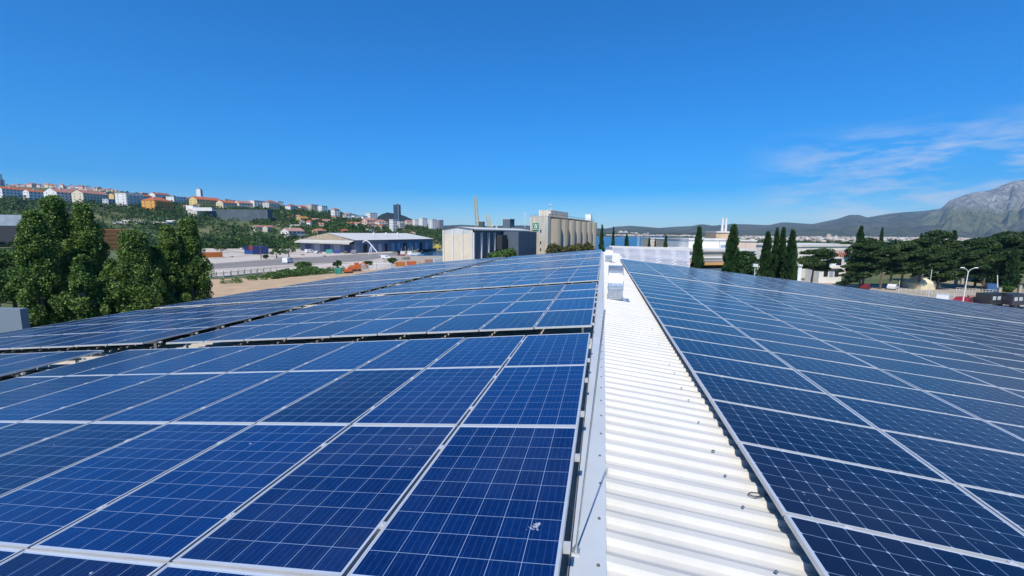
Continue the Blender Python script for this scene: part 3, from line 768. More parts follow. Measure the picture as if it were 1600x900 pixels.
T_ = [
 (13, 53, 293, 309, 'long white house with orange tiled roof, leftmost of the large hillside houses', WH, TR, 'gable', 3.0, 1),
 (52, 83, 297, 313, 'low white house with orange roof beside the tall white pink-roofed house', WH, TR, 'gable', 2.4, 1),
 (86, 128, 295, 318, 'tall white house with pale pink roof above the tallest poplar', WH, TP, 'gable', 1.5, 1),
 (128, 169, 298, 319, 'beige three-storey house with red roof and yellow lit gable', CR, TP, 'gable', 2.2, 1),
 (168, 181, 301, 314, 'small grey block squeezed between beige house and yellow gable', GR, TB, 'flat', 1.2, 0),
 (178, 192, 302, 316, 'small house with a bright yellow gable on the hill', YE, TB, 'gable', 1.1, 0),
 (170, 193, 312, 322, 'low pale grey annex below the yellow gable', (.55, .58, .6), TB, 'flat', 2.0, 1),
 (192, 225, 303, 323, 'white modern apartment block with dark balcony side', WH, TB, 'flat', 1.3, 2),
 (224, 240, 304, 316, 'little house with red roof behind the orange villa', BE, TR, 'gable', 1.6, 0),
 (232, 269, 308, 330, 'bright orange villa with stacked balconies on the hillside', OR, TR, 'hip', 1.4, 2),
 (242, 268, 301, 312, 'white gabled house on the crest above the orange villa', WH, TB, 'gable', 1.7, 0),
 (268, 293, 308, 319, 'white cube house right of the orange villa', WH, GR, 'flat', 1.2, 1),
 (292, 307, 308, 317, 'cream house half hidden by trees near the tall slab tower', CR, TP, 'gable', 1.5, 0),
 (305, 346, 308, 324, 'long yellow house with broad red roof below the slab tower', YE, TR, 'gable', 2.2, 1),
 (328, 346, 312, 322, 'white block with dark openings at the end of the yellow house', WH, GR, 'flat', 1.2, 1),
 (344, 371, 313, 326, 'cream twin-gabled house above the dark retaining wall', CR, TR, 'gable', 1.4, 1),
 (370, 399, 314, 326, 'cream house with long faded red roof above the retaining wall', (.74, .66, .54), TP, 'gable', 1.8, 1),
 (394, 416, 314, 327, 'plain white flat-roofed twin block on the ridge', WH, GR, 'flat', 1.4, 1),
 (415, 437, 313, 330, 'grey apartment building with balconies on the ridge', (.6, .58, .52), TB, 'hip', 1.3, 2),
 (433, 445, 315, 325, 'small white house right behind the grey apartment building', WH, GR, 'flat', 1.2, 0),
 (449, 467, 319, 331, 'white house with dark red roof, left of a small red-roofed one', WH, TB, 'hip', 1.3, 1),
 (466, 481, 321, 330, 'small house with bright red roof on the descending ridge', PK, TR, 'gable', 1.3, 0),
 (482, 499, 320, 332, 'brown and beige block on the descending ridge', BE, TB, 'flat', 1.2, 1),
 (499, 513, 322, 334, 'white cubic twin house on the descending ridge', WH, GR, 'flat', 1.2, 1),
 (519, 532, 325, 342, 'tall narrow white house with red cap among dark trees', WH, TR, 'hip', 1.1, 1),
 (537, 550, 333, 345, 'white two-storey house low on the ridge shoulder', WH, TP, 'hip', 1.2, 1),
 (550, 565, 337, 345, 'flat white block with dark right side on the shoulder', WH, GR, 'flat', 1.4, 0),
 (564, 575, 338, 346, 'little white block left of the rooftop cluster', WH, GR, 'flat', 1.3, 0),
 (573, 590, 333, 346, 'tall white block left of the dark headland hill', WH, GR, 'flat', 1.3, 1),
 (567, 587, 341, 354, 'pinkish house with arches below the white block', PK, TP, 'gable', 1.3, 1),
 (584, 606, 343, 357, 'cream apartment house with balconies left of the high tower', (.76, .7, .6), TP, 'hip', 1.2, 2),
 (609, 621, 343, 364, 'tall white house directly below the high tower', WH, GR, 'flat', 1.1, 1),
 (619, 633, 346, 360, 'cream house with dark balconies right below the high tower', (.7, .62, .52), TP, 'flat', 1.2, 2),
 (632, 645, 344, 352, 'low pink roofed house right of the high tower', PK, TP, 'gable', 1.4, 0),
 (645, 656, 343, 354, 'white block with dark recess, right of the pink roofed house', WH, GR, 'flat', 1.2, 1),
 (655, 668, 341, 354, 'larger white block beside the two cylinder-like blocks', WH, GR, 'flat', 1.2, 1),
 (670, 682, 343, 361, 'tall white apartment tower left of the cream hall', WH, GR, 'flat', 1.0, 1),
 (681, 693, 344, 361, 'dark fronted apartment tower against the cream hall', (.3, .3, .34), GR, 'flat', 1.0, 1),
 (441, 474, 356, 371, 'pink roofed house with white arches at the foot of the hill', (.74, .68, .62), (.5, .28, .22), 'gable', 1.6, 1),
 (464, 483, 338, 348, 'bright yellow house with orange roof alone in the scrub', YE, (.5, .24, .05), 'gable', 1.5, 0),
 (488, 511, 357, 368, 'orange roofed bungalow behind the quay warehouse', PK, (.5, .2, .1), 'hip', 1.4, 0),
 (531, 544, 358, 367, 'small brick red hut behind the white warehouse roof', (.5, .14, .1), TR, 'gable', 1.2, 0),
 (572, 584, 358, 364, 'low white shed behind the warehouse roof', WH, GR, 'flat', 1.6, 0),
 (396, 412, 352, 361, 'pale ruined house low in the green scrub', (.66, .6, .5), TP, 'gable', 1.5, 0),
 (412, 428, 352, 362, 'small stone house beside the pale ruin in the scrub', BE, TP, 'gable', 1.3, 0),
]
for (a0, a1, yt, yb, lb, wc, rc, kd, ra, wi) in T_:
    house(a0, a1, yt, yb, lb, wc, rc, kd, ratio=ra, win=wi, group=g1, rot=32 + (a0 * 7) % 13)
# high tower and slab tower, mast
def tower(px0, px1, yt, yb, D, lb, c_l, c_r, nfl):
    pc = (px0 + px1) / 2; c = at(pc, 365, D); zt = at(pc, yt, D).z; zb = at(pc, yb, D).z - 12
    e = empty('tower_block', (c.x, c.y, zb), -math.atan2(c.x, c.y) + R_(60)); tag(e, lb, 'tower', )
    wv = pw(px1 - px0, D) / 1.37
    b = MB(); b.box(-wv / 2, wv / 2, -wv / 2, wv / 2, 0, zt - zb); b.build('wall', c_l, e)
    b = MB()
    for f in range(nfl):
        z = (zt - zb) * (f + .3) / nfl; b.box(-wv / 2 + .8, wv / 2 - .8, -wv / 2 - .25, -wv / 2 - .02, z, z + (zt - zb) / nfl * .55)
    b.build('window_bands', c_r, e)
    b = MB(); b.box(-wv / 2, -wv / 2 + 2.2, -wv / 2 - .4, -wv / 2 - .02, 0, zt - zb); b.build('side_fin', paint((.7, .7, .7)), e)
    b = MB(); b.box(-wv * .25, wv * .25, -wv * .25, wv * .25, zt - zb, zt - zb + 2.5); b.tube((0, 0, zt - zb), (0, 0, zt - zb + 9), .3, .15, 6); b.build('roof_mast', MCONC, e)
mtow = mat('tower_glass', (0.045, 0.075, 0.11), 0.3, noise=0.3, nscale=.1)
tower(616, 627, 320, 346, 1250, 'dark blue glass high-rise tower rising in front of the headland hill', mtow, mat('tower_glass_band', (.1, .14, .18), .2, noise=.2), 26)
tower(313, 321, 296, 310, 1000, 'slim white slab tower standing alone on the hill crest', paint((.75, .75, .73)), mat('tower_dark_band', (.03, .03, .04), .5, noise=.2), 12)
D = 960; c = at(14, 365, D)
e = empty('antenna_mast', (c.x, c.y, at(14, 292, D).z)); tag(e, 'dark lattice antenna mast with white dishes on the crest at far left', 'mast')
b = MB(); hh = at(14, 272, D).z - at(14, 292, D).z
for sx, sy in ((-1, -1), (1, -1), (1, 1), (-1, 1)): b.tube((sx * 1.4, sy * 1.4, 0), (sx * .8, sy * .8, hh), .35, .25, 5)
for q in range(6): b.box(-1.6, 1.6, -1.6, 1.6, q * hh / 6 + 1, q * hh / 6 + 1.6)
b.build('lattice', mat('dark_steel', (.09, .1, .12), .6, noise=.2), e)
b = MB(); b.tube((-1, -2.2, hh - 2), (-1, -1.2, hh - 2), 1.6, 1.6, 14); b.tube((-4.4, -1.8, hh - 6), (-4.4, -.8, hh - 6), 1.3, 1.3, 14); b.tube((-4.4, -1.3, hh - 6), (0, 0, hh - 6), .2, .2, 5); b.build('dish', paint((.8, .8, .8)), e)
house(-8, 13, 280, 292, 'flat white building at the foot of the antenna mast', WH, GR, 'flat', ratio=2.2, D=955, group=g1)
# small houses along the crest, too small to show parts
gl = 'tiny houses along the crest line'
LMK = [(0, 'antenna mast'), (22, 'long white orange-roofed house'), (60, 'low orange-roofed house'), (100, 'tall white pink-roofed house'), (145, 'beige three-storey house'), (185, 'yellow gable'), (208, 'white modern apartments'), (240, 'orange villa'),
       (275, 'white cube house'), (300, 'cream tree-hidden house'), (390, 'flat twin block'), (425, 'grey balcony apartments'), (458, 'white red-roofed house'), (490, 'brown and beige block'), (506, 'white cubic twin house'), (525, 'narrow white house'),
       (545, 'shoulder houses'), (580, 'white block by the headland'), (598, 'cream balcony house'), (622, 'high tower'), (640, 'low pink roof'), (660, 'large white block'), (676, 'tall white tower'), (690, 'dark fronted tower')]
CNM = {id(WH): 'white', id(CR): 'cream', id(PK): 'pinkish', id(BE): 'beige', id(TR): 'orange', id(TP): 'faded red', id(TB): 'brown'}
TINY = []
def tiny(px, yb, w_, h_, wc, rc, lab, D):
    c = at(px, 365, D); zb = at(px, yb, D).z - 2.5; zt = at(px, yb - h_, D).z; wm_ = pw(w_, D)
    e = empty('small_house', (c.x, c.y, zb), rng.uniform(-.9, .9)); tag(e, lab, 'house', gl); TINY.append((px, e, CNM[id(wc)], CNM[id(rc)], lab.split('|')))
    b = MB(); hw = (zt - zb) * .78; B = wm_ * .38
    b.add([(-wm_ / 2, -B, 0), (wm_ / 2, -B, 0), (wm_ / 2, B, 0), (-wm_ / 2, B, 0), (-wm_ / 2, -B, hw), (wm_ / 2, -B, hw), (wm_ / 2, B, hw), (-wm_ / 2, B, hw), (-wm_ / 2, 0, zt - zb - .2), (wm_ / 2, 0, zt - zb - .2)],
          [(0, 1, 5, 4), (1, 2, 6, 9, 5), (2, 3, 7, 6), (3, 0, 4, 8, 7)]); b.build('wall', paint(wc), e)
    b = MB(); x = wm_ / 2 + .4; b.add([(-x, -B - .4, hw - .3), (x, -B - .4, hw - .3), (x, 0, zt - zb), (-x, 0, zt - zb), (x, B + .4, hw - .3), (-x, B + .4, hw - .3)], [(0, 1, 2, 3), (3, 2, 4, 5)])
    b.build('roof', mat('tiles_%02x%02x' % (int(rc[0] * 255), int(rc[1] * 255)), rc, .85, noise=.35, nscale=1.2), e)
px = 22.0
while px < 238:
    yb = itab(px, [(0, 293), (40, 291), (80, 291), (130, 294), (170, 298), (200, 302), (240, 309)]) + rng.uniform(-1, 3)
    tiny(px, yb + 2.5, rng.uniform(4, 9), rng.uniform(5, 8), [WH, WH, CR, PK][rng.integers(4)], [TR, TP, TB][rng.integers(3)],
         'tiny|above', 985 + rng.uniform(-10, 40))
    px += rng.uniform(3.2, 6.5)
for px in np.arange(20, 250, 10):
    tiny(px + rng.uniform(-4, 4), itab(px, [(0, 300), (100, 303), (250, 315)]) + rng.uniform(-2, 2), rng.uniform(6, 10), rng.uniform(5, 8), [WH, CR, PK, BE][rng.integers(4)], [TR, TP, TB][rng.integers(3)],
         'small|just behind', 940)
for px in list(np.arange(252, 312, 9)) + list(np.arange(383, 560, 10)):
    yb = itab(px, CREST)
    tiny(px + rng.uniform(-3, 3), yb + 2, rng.uniform(5, 9), rng.uniform(4, 7), [WH, WH, CR, PK][rng.integers(4)], [TR, TP, TB][rng.integers(3)], 'tiny|beyond', 985)
for px in np.arange(560, 695, 8):
    tiny(px + rng.uniform(-3, 3), 354 + rng.uniform(-3, 4), rng.uniform(6, 9), rng.uniform(5, 8), [WH, WH, CR][rng.integers(3)], [TP, TB][rng.integers(2)], 'small|in town near', 1040 + rng.uniform(-30, 60))
rq = random.Random(12)
for px in np.arange(255, 650, 9.5):
    yb = itab(px, CREST) + rq.uniform(6, 24) * (1 if px < 560 else .55); D = hit(px, yb)
    if 318 < px < 425 and yb > 326 and yb < 347: continue
    tiny(px + rq.uniform(-2, 2), yb, rq.uniform(6, 11), rq.uniform(5, 8), rq.choice([WH, WH, CR, PK]), rq.choice([TR, TP, TB]), 'little|on the slope below', D)
_seen = {}
for px, e, a, b_, l in sorted(TINY, key=lambda t: t[0]):
    lm_ = min(LMK, key=lambda t: abs(t[0] - px))[1]; tx = '%s %s %s-roofed house %s %s' % (l[0], a, b_, l[1], lm_)
    _seen.setdefault(tx, []).append(e)
for tx, es in _seen.items():
    for i, e in enumerate(es): e['label'] = tx if len(es) == 1 else tx + ', %s from left' % ORD[i + 1]
# retaining wall, terraces and sheds on the slope
def slab(px0, px1, yt, yb, m, name, lb, cat, D=None, depth=6, D1=None):
    D = D or hit((px0 + px1) / 2, yb); D1 = D1 or D
    a, b_ = at(px0, 365, D), at(px1, 365, D1); zt = at(px0, yt, D).z; zb = at(px0, yb, D).z - 1
    b = MB(); n = FH * depth
    pts = [(a.x, a.y), (b_.x, b_.y), (b_.x + n.x, b_.y + n.y), (a.x + n.x, a.y + n.y)]
    cx, cy = (a.x + b_.x) / 2, (a.y + b_.y) / 2
    b.prism([(x - cx, y - cy) for x, y in pts], 0, zt - zb); o = b.build(name, m, loc=(cx, cy, zb)); return tag(o, lb, cat)
slab(316, 420, 327, 345, mat('dark_retaining_wall', (.10, .13, .15), .8, noise=.3, nscale=.1), 'retaining_wall', 'long dark grey retaining wall across the green slope', 'wall', depth=10)
slab(296, 317, 326, 340, paint((.6, .55, .47)), 'stone_bastion', 'pale stone block at the left end of the dark retaining wall', 'wall', depth=12)
slab(294, 305, 321, 327, paint(WH), 'rooftop_hut', 'small white hut on the pale stone block', 'hut', depth=6, D=hit(306, 340) + 3)
slab(304, 334, 324, 328, paint(WH), 'terrace_parapet', 'white terrace parapet above the dark retaining wall', 'wall', depth=3, D=hit(368, 345) - 6)
slab(180, 285, 343.5, 345.5, paint(WH), 'flyover_parapet', 'long thin white parapet crossing the slope left of the stone block', 'wall', depth=4)
slab(178, 262, 346, 351, paint((.6, .58, .52)), 'long_shed', 'long low cream shed below the thin white parapet', 'shed', depth=12)
slab(-60, 46, 335, 350, mat('grey_metal_roof', (.33, .38, .43), .5, noise=.2, nscale=.2), 'grey_warehouse', 'blue-grey warehouse at the left edge below the hillside houses', 'warehouse', D=330, depth=25)
slab(-60, 48, 352, 375, mat('dark_shed_wall', (.03, .03, .035), .8, noise=.3), 'dark_shed', 'dark open shed at the left edge below the blue-grey warehouse', 'shed', D=300, depth=15)
slab(416, 450, 349.5, 351.5, paint(WH), 'road_wall', 'white road wall in the scrub above the pink roofed house, left stretch', 'wall', depth=2)
slab(452, 484, 351, 353.5, paint(WH), 'road_wall', 'white road wall in the scrub above the pink roofed house, right stretch', 'wall', depth=2)
# orange striped stack behind the poplars
D = 300; c = at(178, 365, D); zb = 0
e = empty('orange_building', (c.x, c.y, 0), -math.atan2(c.x, c.y) + R_(20)); tag(e, 'orange building with horizontal striped facade seen between the poplars', 'building')
b = MB(); w_ = pw(40, D) / 2; h1 = at(178, 358, D).z; b.box(-w_, w_, -5, 5, 0, h1); b.build('wall', paint((.62, .27, .07)), e)
b = MB()
for q in range(5): b.box(-w_ - .2, w_ + .2, -5.3, -5.01, h1 * (.15 + q * .19), h1 * (.15 + q * .19) + .7)
b.build('balcony_band', paint((.4, .14, .03)), e)
# neighbour wall at the far left
slab(-260, 14, 477, 560, mat('painted_shade_render', (.17, .21, .25), .8, noise=.1, nscale=.4), 'neighbouring_hall_wall', 'plain wall, shaded grey-blue by its colour, of a neighbouring hall at the left edge', 'wall', D=30, depth=.5, D1=29)  # blue-grey shade is put into the wall colour

# ---- quay warehouse
def G2(px, py): p = gnd(px, py); return Vector((p.x, p.y))
Cc, Lc, Rc = G2(555, 396), G2(470, 391.5), G2(676, 389)
Oc = Lc + Rc - Cc
hw = at(555, 375.5, (Vector((Cc.x, Cc.y, 0))).dot(FH)).z
e = empty('quay_warehouse', (Cc.x, Cc.y, 0)); tag(e, 'long quay warehouse with white roof and side in painted blue shade by the harbour basin', 'warehouse')
rel = lambda v, z: (v.x - Cc.x, v.y - Cc.y, z)
m1, m2_ = (Cc + Lc) / 2, (Rc + Oc) / 2; rh = at(513, 364.5, Vector((m1.x, m1.y, 0)).dot(FH)).z
b = MB(); b.add([rel(Cc, 0), rel(Rc, 0), rel(Oc, 0), rel(Lc, 0), rel(Cc, hw), rel(Rc, hw), rel(Oc, hw), rel(Lc, hw)], [(0, 1, 5, 4), (1, 2, 6, 5), (2, 3, 7, 6), (3, 0, 4, 7)])
b.build('wall', mat('painted_blue_shade_wall', (.15, .19, .26), .8, noise=.2, nscale=.2), e)  # blue shade of the long side is put into this wall colour
for ga in ((Cc, m1, Lc), (Rc, Oc, m2_)):
    b = MB(); b.add([rel(ga[0], hw if ga[0] is not m1 else rh), rel(ga[1], rh if ga[1] is m1 else hw), rel(ga[2], rh if ga[2] is m2_ else hw)], [(0, 1, 2)]); b.build('gable', mat('tan_gable', (.45, .36, .24), .9, noise=.3, nscale=.3), e)
u = (Rc - Cc).normalized(); v_ = (Lc - Cc).normalized()
b = MB(); A_, B_, C_, D_ = Cc - v_ * 1.5 - u * 1, Rc - v_ * 1.5 + u, m2_ + u, m1 + u * .5
E_, F_ = Oc + v_ * 1.5 + u, Lc + v_ * 1.5 - u * 1
b.add([rel(A_, hw + .1), rel(B_, hw + .1), rel(C_, rh + .25), rel(D_, rh + .25), rel(E_, hw + .1), rel(F_, hw + .1)], [(0, 1, 2, 3), (3, 2, 4, 5)]); rof = b.build('roof', MW, e)
b = MB(); A2, L2 = Cc - u * 5, Lc - u * 5
b.add([rel(Cc, hw - .2), rel(Lc, hw - .2), rel(L2, hw - 1.7), rel(A2, hw - 1.7), rel(L2, hw - 2.6), rel(A2, hw - 2.6), rel(Cc, hw - 2.5), rel(Lc, hw - 2.5)], [(0, 1, 2, 3), (3, 2, 4, 5), (5, 4, 7, 6)])
b.build('canopy', paint((.52, .50, .44)), e)
b = MB()
for k in range(3):
    q = Cc + u * (30 + 14 * k) + v_ * 12; b.tube(rel(q, rh - 1), rel(q, rh + .9), 1, .5, 8)
b.build('roof_vents', MW, rof)
Lr = (Rc - Cc).length; dn = -v_
for k in range(11):
    s0 = 8 + k * (Lr - 12) / 11; w2 = (Lr - 12) / 11 * (.38 if k % 2 else .5)
    b = MB(); p = Cc + u * s0; q = p + u * w2
    b.prism([rel(p + dn * .02, 0)[:2], rel(q + dn * .02, 0)[:2], rel(q + dn * .25, 0)[:2], rel(p + dn * .25, 0)[:2]], .1, hw * .68)
    b.build('door', paint((.36, .40, .46)) if k % 3 else mat('dark_opening', (.01, .012, .02), .9, noise=.2), e)
Lg = (Lc - Cc).length
for k in range(5):
    s0 = 4 + k * (Lg - 6) / 5; b = MB(); p = Cc + v_ * s0 - u * .03; q = p + v_ * (Lg / 9)
    b.prism([rel(p, 0)[:2], rel(q, 0)[:2], rel(q - u * .2, 0)[:2], rel(p - u * .2, 0)[:2]], .1, hw * .62); b.build('door', mat('blue_door', (.02, .04, .16), .6, noise=.2) if k % 2 == 0 else paint((.3, .36, .45)), e)

# ---- cream and grey hall in front of the silos
dep = lambda v: Vector((v.x, v.y, 0)).dot(FH)
def V2(px, D): p = at(px, 365, D); return Vector((p.x, p.y))
A0, A1, A2_ = V2(693, 122), V2(738, 118), V2(828, 168)
hz = at(738, 358.0, 118).z; pk = at(716, 354.5, 120).z
e = empty('grain_hall', (A1.x, A1.y, 0)); tag(e, 'grain hall with cream panelled end wall and grey pillared side beside the silos', 'building')
rel = lambda v, z: (v.x - A1.x, v.y - A1.y, z)
A3 = A0 + A2_ - A1
b = MB(); b.add([rel(A1, 0), rel(A2_, 0), rel(A3, 0), rel(A0, 0), rel(A1, hz), rel(A2_, hz), rel(A3, hz), rel(A0, hz)], [(0, 1, 5, 4), (1, 2, 6, 5), (2, 3, 7, 6)])
b.build('side_wall', mat('painted_shade_grey_cladding', (.13, .15, .17), .8, noise=.2, nscale=.3), e)  # dark tone puts the side's shade into the grey cladding colour
b = MB(); b.add([rel(A0, 0), rel(A1, 0), rel(A1, hz - 1.3), rel(A0, hz - 1.3)], [(0, 1, 2, 3)]); b.build('end_wall', mat('cream_panels', (.62, .56, .45), .8, noise=.12, nscale=.3, bump=.2, bscale=1), e)
mM = (A0 + A1) / 2; mE = (A2_ + A3) / 2
b = MB(); b.add([rel(A0, hz - 1.3), rel(A1, hz - 1.3), rel(A1, hz), rel(mM, pk), rel(A0, hz)], [(0, 1, 2, 3, 4)]); b.build('gable', paint((.52, .56, .58)), e)
u = (A2_ - A1).normalized(); v_ = (A0 - A1).normalized()
b = MB(); b.add([rel(A1 - v_ * .8 - u * .4, hz), rel(A2_ - v_ * .8 + u, hz), rel(mE + u, pk + .1), rel(mM - u * .4, pk + .1), rel(A3 + v_ * .5 + u, hz), rel(A0 + v_ * .5 - u * .4, hz),
                 rel(A1 - v_ * .8 - u * .4, hz - .35), rel(A2_ - v_ * .8 + u, hz - .35)], [(0, 1, 2, 3), (3, 2, 4, 5), (6, 7, 1, 0)]); b.build('roof', MW, e)
for k in range(4):
    p = A0 + (A1 - A0) * (k / 3.0); b = MB(); b.prism([rel(p - v_ * .22 - u * .03, 0)[:2], rel(p + v_ * .22 - u * .03, 0)[:2], rel(p + v_ * .22 - u * .3, 0)[:2], rel(p - v_ * .22 - u * .3, 0)[:2]], 0, hz - .3); b.build('pilaster', paint((.66, .64, .58)), e)
Ls = (A2_ - A1).length
for k, s_ in enumerate([.0, .10, .20, .29, .84, .89, .945, .99]):
    p = A1 + u * (Ls * s_); b = MB(); b.prism([rel(p - u * .3 - v_ * .02, 0)[:2], rel(p + u * .3 - v_ * .02, 0)[:2], rel(p + u * .3 - v_ * .7, 0)[:2], rel(p - u * .3 - v_ * .7, 0)[:2]], 0, hz - .9); b.build('pillar', paint((.62, .62, .6)), e)
p, q = A1 + u * (Ls * .42), A1 + u * (Ls * .80)
b = MB(); b.prism([rel(p - v_ * .05, 0)[:2], rel(q - v_ * .05, 0)[:2], rel(q - v_ * 6, 0)[:2], rel(p - v_ * 6, 0)[:2]], 0, hz - .5); b.build('annex', mat('slate_cladding', (.09, .12, .155), .7, noise=.15, nscale=.3), e)
p, q = A1 + u * (Ls * .31), A1 + u * (Ls * .40)
b = MB(); b.prism([rel(p - v_ * .05, 0)[:2], rel(q - v_ * .05, 0)[:2], rel(q - v_ * 2.5, 0)[:2], rel(p - v_ * 2.5, 0)[:2]], hz - 6, hz - 1.6); b.build('recess_block', mat('dark_recess', (.03, .035, .045), .8, noise=.3), e)  # dark block stands for a dark recess between the pillars
# dark roof house
D = 190; c = at(794, 365, D); zt = at(794, 343, D).z
e = empty('elevator_house', (c.x, c.y, 0), -.2); tag(e, 'dark grey box-shaped elevator house above the grain hall roof', 'building')
b = MB(); w_ = pw(12, D) / 2; b.box(-w_, w_, -2, 3, 0, zt); b.build('wall', mat('slate_cladding2', (.10, .14, .17), .7, noise=.15), e)
b = MB(); b.box(-w_ - .2, w_ + .2, -2.2, 3.2, zt, zt + .3); b.build('roof', paint((.5, .52, .54)), e)
b = MB(); zz = at(812, 355, D).z; b.box(w_ - .5, w_ + pw(30, D), -1, 3, zz - 3, zz); b.build('gallery', mat('slate_cladding2', (.1, .14, .17)), e)

# ---- silos
S0, S1, S2 = V2(828, 172), V2(856, 164), V2(928, 229)
zt = at(856, 338.5, 164).z
e = empty('grain_silos', (S1.x, S1.y, 0)); tag(e, 'weathered concrete grain silo block with seven rounded cells and a green sign', 'silo')
rel = lambda v, z: (v.x - S1.x, v.y - S1.y, z)
u = (S2 - S1).normalized(); v_ = (S0 - S1).normalized(); Ls = (S2 - S1).length; n_ = -v_
n_ = Vector((u.y, -u.x)); n_ = n_ if n_.dot(v_) < 0 else -n_
S3 = S0 + (S2 - S1)
mso = mat('silo_concrete', (.50, .43, .32), .9, c2=(.36, .30, .22), nscale=.35, bump=.3, bscale=1)
mfr = streak(mat('silo_front_render', (.64, .60, .50), .9, c2=(.46, .41, .33), nscale=.9), (1, 1, .15)); streak(mso)
b = MB(); f1 = S1 + u * 3.0; f0 = S0 + u * 3.0
b.prism([rel(S0, 0)[:2], rel(S1, 0)[:2], rel(f1, 0)[:2], rel(f0, 0)[:2]], 0, zt); b.build('front_block', mfr, e)
b = MB(); k0 = S1 + u * 3.0 - n_ * 2.5; b.prism([rel(k0, 0)[:2], rel(S2 - n_ * 2.5, 0)[:2], rel(S3, 0)[:2], rel(f0, 0)[:2]], 0, zt - .2); b.build('core_block', mso, e)
pitch = (Ls - 3.0) / 7.0; rad = pitch * .47
for k in range(7):
    c = S1 + u * (3.0 + (k + .5) * pitch) - n_ * 2.0
    b = MB(); b.tube(rel(c, 0), rel(c, zt - .6), rad, rad, 20); b.build('silo_cell', mso, e, smooth=False)
b = MB()
for k in range(26):
    p = S1 + u * (k * Ls / 26); b.tube(rel(p, zt), rel(p, zt + 1.1), .07, .07, 4)
b.tube(rel(S1, zt + 1.1), rel(S2, zt + 1.1), .06, .06, 4)
for k in range(8):
    p = S1 + (S0 - S1) * (k / 7); b.tube(rel(p, zt), rel(p, zt + 1.1), .07, .07, 4)
b.build('railing', mat('rusty_rail', (.12, .1, .09), .8, noise=.3), e)
b = MB(); b.prism([rel(S0, 0)[:2], rel(S1, 0)[:2], rel(S2, 0)[:2], rel(S3, 0)[:2]], zt + .003, zt + .35); b.build('top_slab', mfr, e)
p, q = S1 + u * (Ls * .10) - n_ * 1.5, S1 + u * (Ls * .42) - n_ * 1.5; zh = at(875, 330, 180).z
b = MB(); b.prism([rel(p, 0)[:2], rel(q, 0)[:2], rel(q - n_ * 5, 0)[:2], rel(p - n_ * 5, 0)[:2]], zt + .35, zh); hs_ = b.build('head_house', mfr, e)
b = MB(); zz = at(861, 316, 172).z; b.tube(rel(p, zt), rel(p, zz), .14, .08, 6); b.box(rel(p, 0)[0] - 1, rel(p, 0)[0] + 1, rel(p, 0)[1] - .1, rel(p, 0)[1] + .1, zz - 3, zz - 2.8)
for dz in (1.2, 4.4): b.tube(rel(p, zz - dz), (rel(p, 0)[0] - .6, rel(p, 0)[1] - .4, zz - dz), .35, .35, 8)
b.build('antenna', paint((.6, .6, .62)), hs_)
p, q = S2 - u * 2.6 - n_ * 1.2, S2 - u * .1 - n_ * 1.2; zz = at(924, 335, 228).z
b = MB(); b.prism([rel(p, 0)[:2], rel(q, 0)[:2], rel(q - n_ * 3, 0)[:2], rel(p - n_ * 3, 0)[:2]], zt + .35, zz); b.build('stair_tower', paint((.78, .78, .76)), e)
# small windows and the green sign on the front face
fd = Vector((u.x, u.y)) * -1.0
for yy in (361, 379, 390):
    p = S1 + (S0 - S1) * .38; zz = at(845, yy, 166).z
    b = MB(); b.prism([rel(p + fd * .01 - v_ * .35, 0)[:2], rel(p + fd * .01 + v_ * .35, 0)[:2], rel(p + fd * .15 + v_ * .35, 0)[:2], rel(p + fd * .15 - v_ * .35, 0)[:2]], zz - .5, zz + .5); b.build('window', MGLASSW, e)
def face_pt(s, z, off): p = S0 + (S1 - S0) * s + fd * off; return rel(p, z)
za, zb = at(834, 348.5, 170).z, at(834, 361, 170).z
b = MB(); b.prism([face_pt(.16, 0, .01)[:2], face_pt(.50, 0, .01)[:2], face_pt(.50, 0, .12)[:2], face_pt(.16, 0, .12)[:2]], zb, za); sg = b.build('sign', mat('green_sign', (.05, .27, .14), .6, noise=.15), e)
b = MB(); mid = (za + zb) / 2
def stroke(s0, z0, s1, z1, t=.16):
    p0, p1 = Vector(face_pt(s0, z0, .16)), Vector(face_pt(s1, z1, .16)); b.tube(p0, p1, t, t, 5)
hh = za - zb
stroke(.26, zb + hh * .38, .33, za - hh * .15); stroke(.40, zb + hh * .38, .33, za - hh * .15); stroke(.26, zb + hh * .38, .40, zb + hh * .38, .1)
stroke(.19, zb + hh * .2, .47, zb + hh * .2, .12); stroke(.2, za - hh * .2, .24, za - hh * .2, .12); stroke(.43, za - hh * .2, .47, za - hh * .2, .12)
b.build('emblem', paint((.82, .82, .8)), sg)

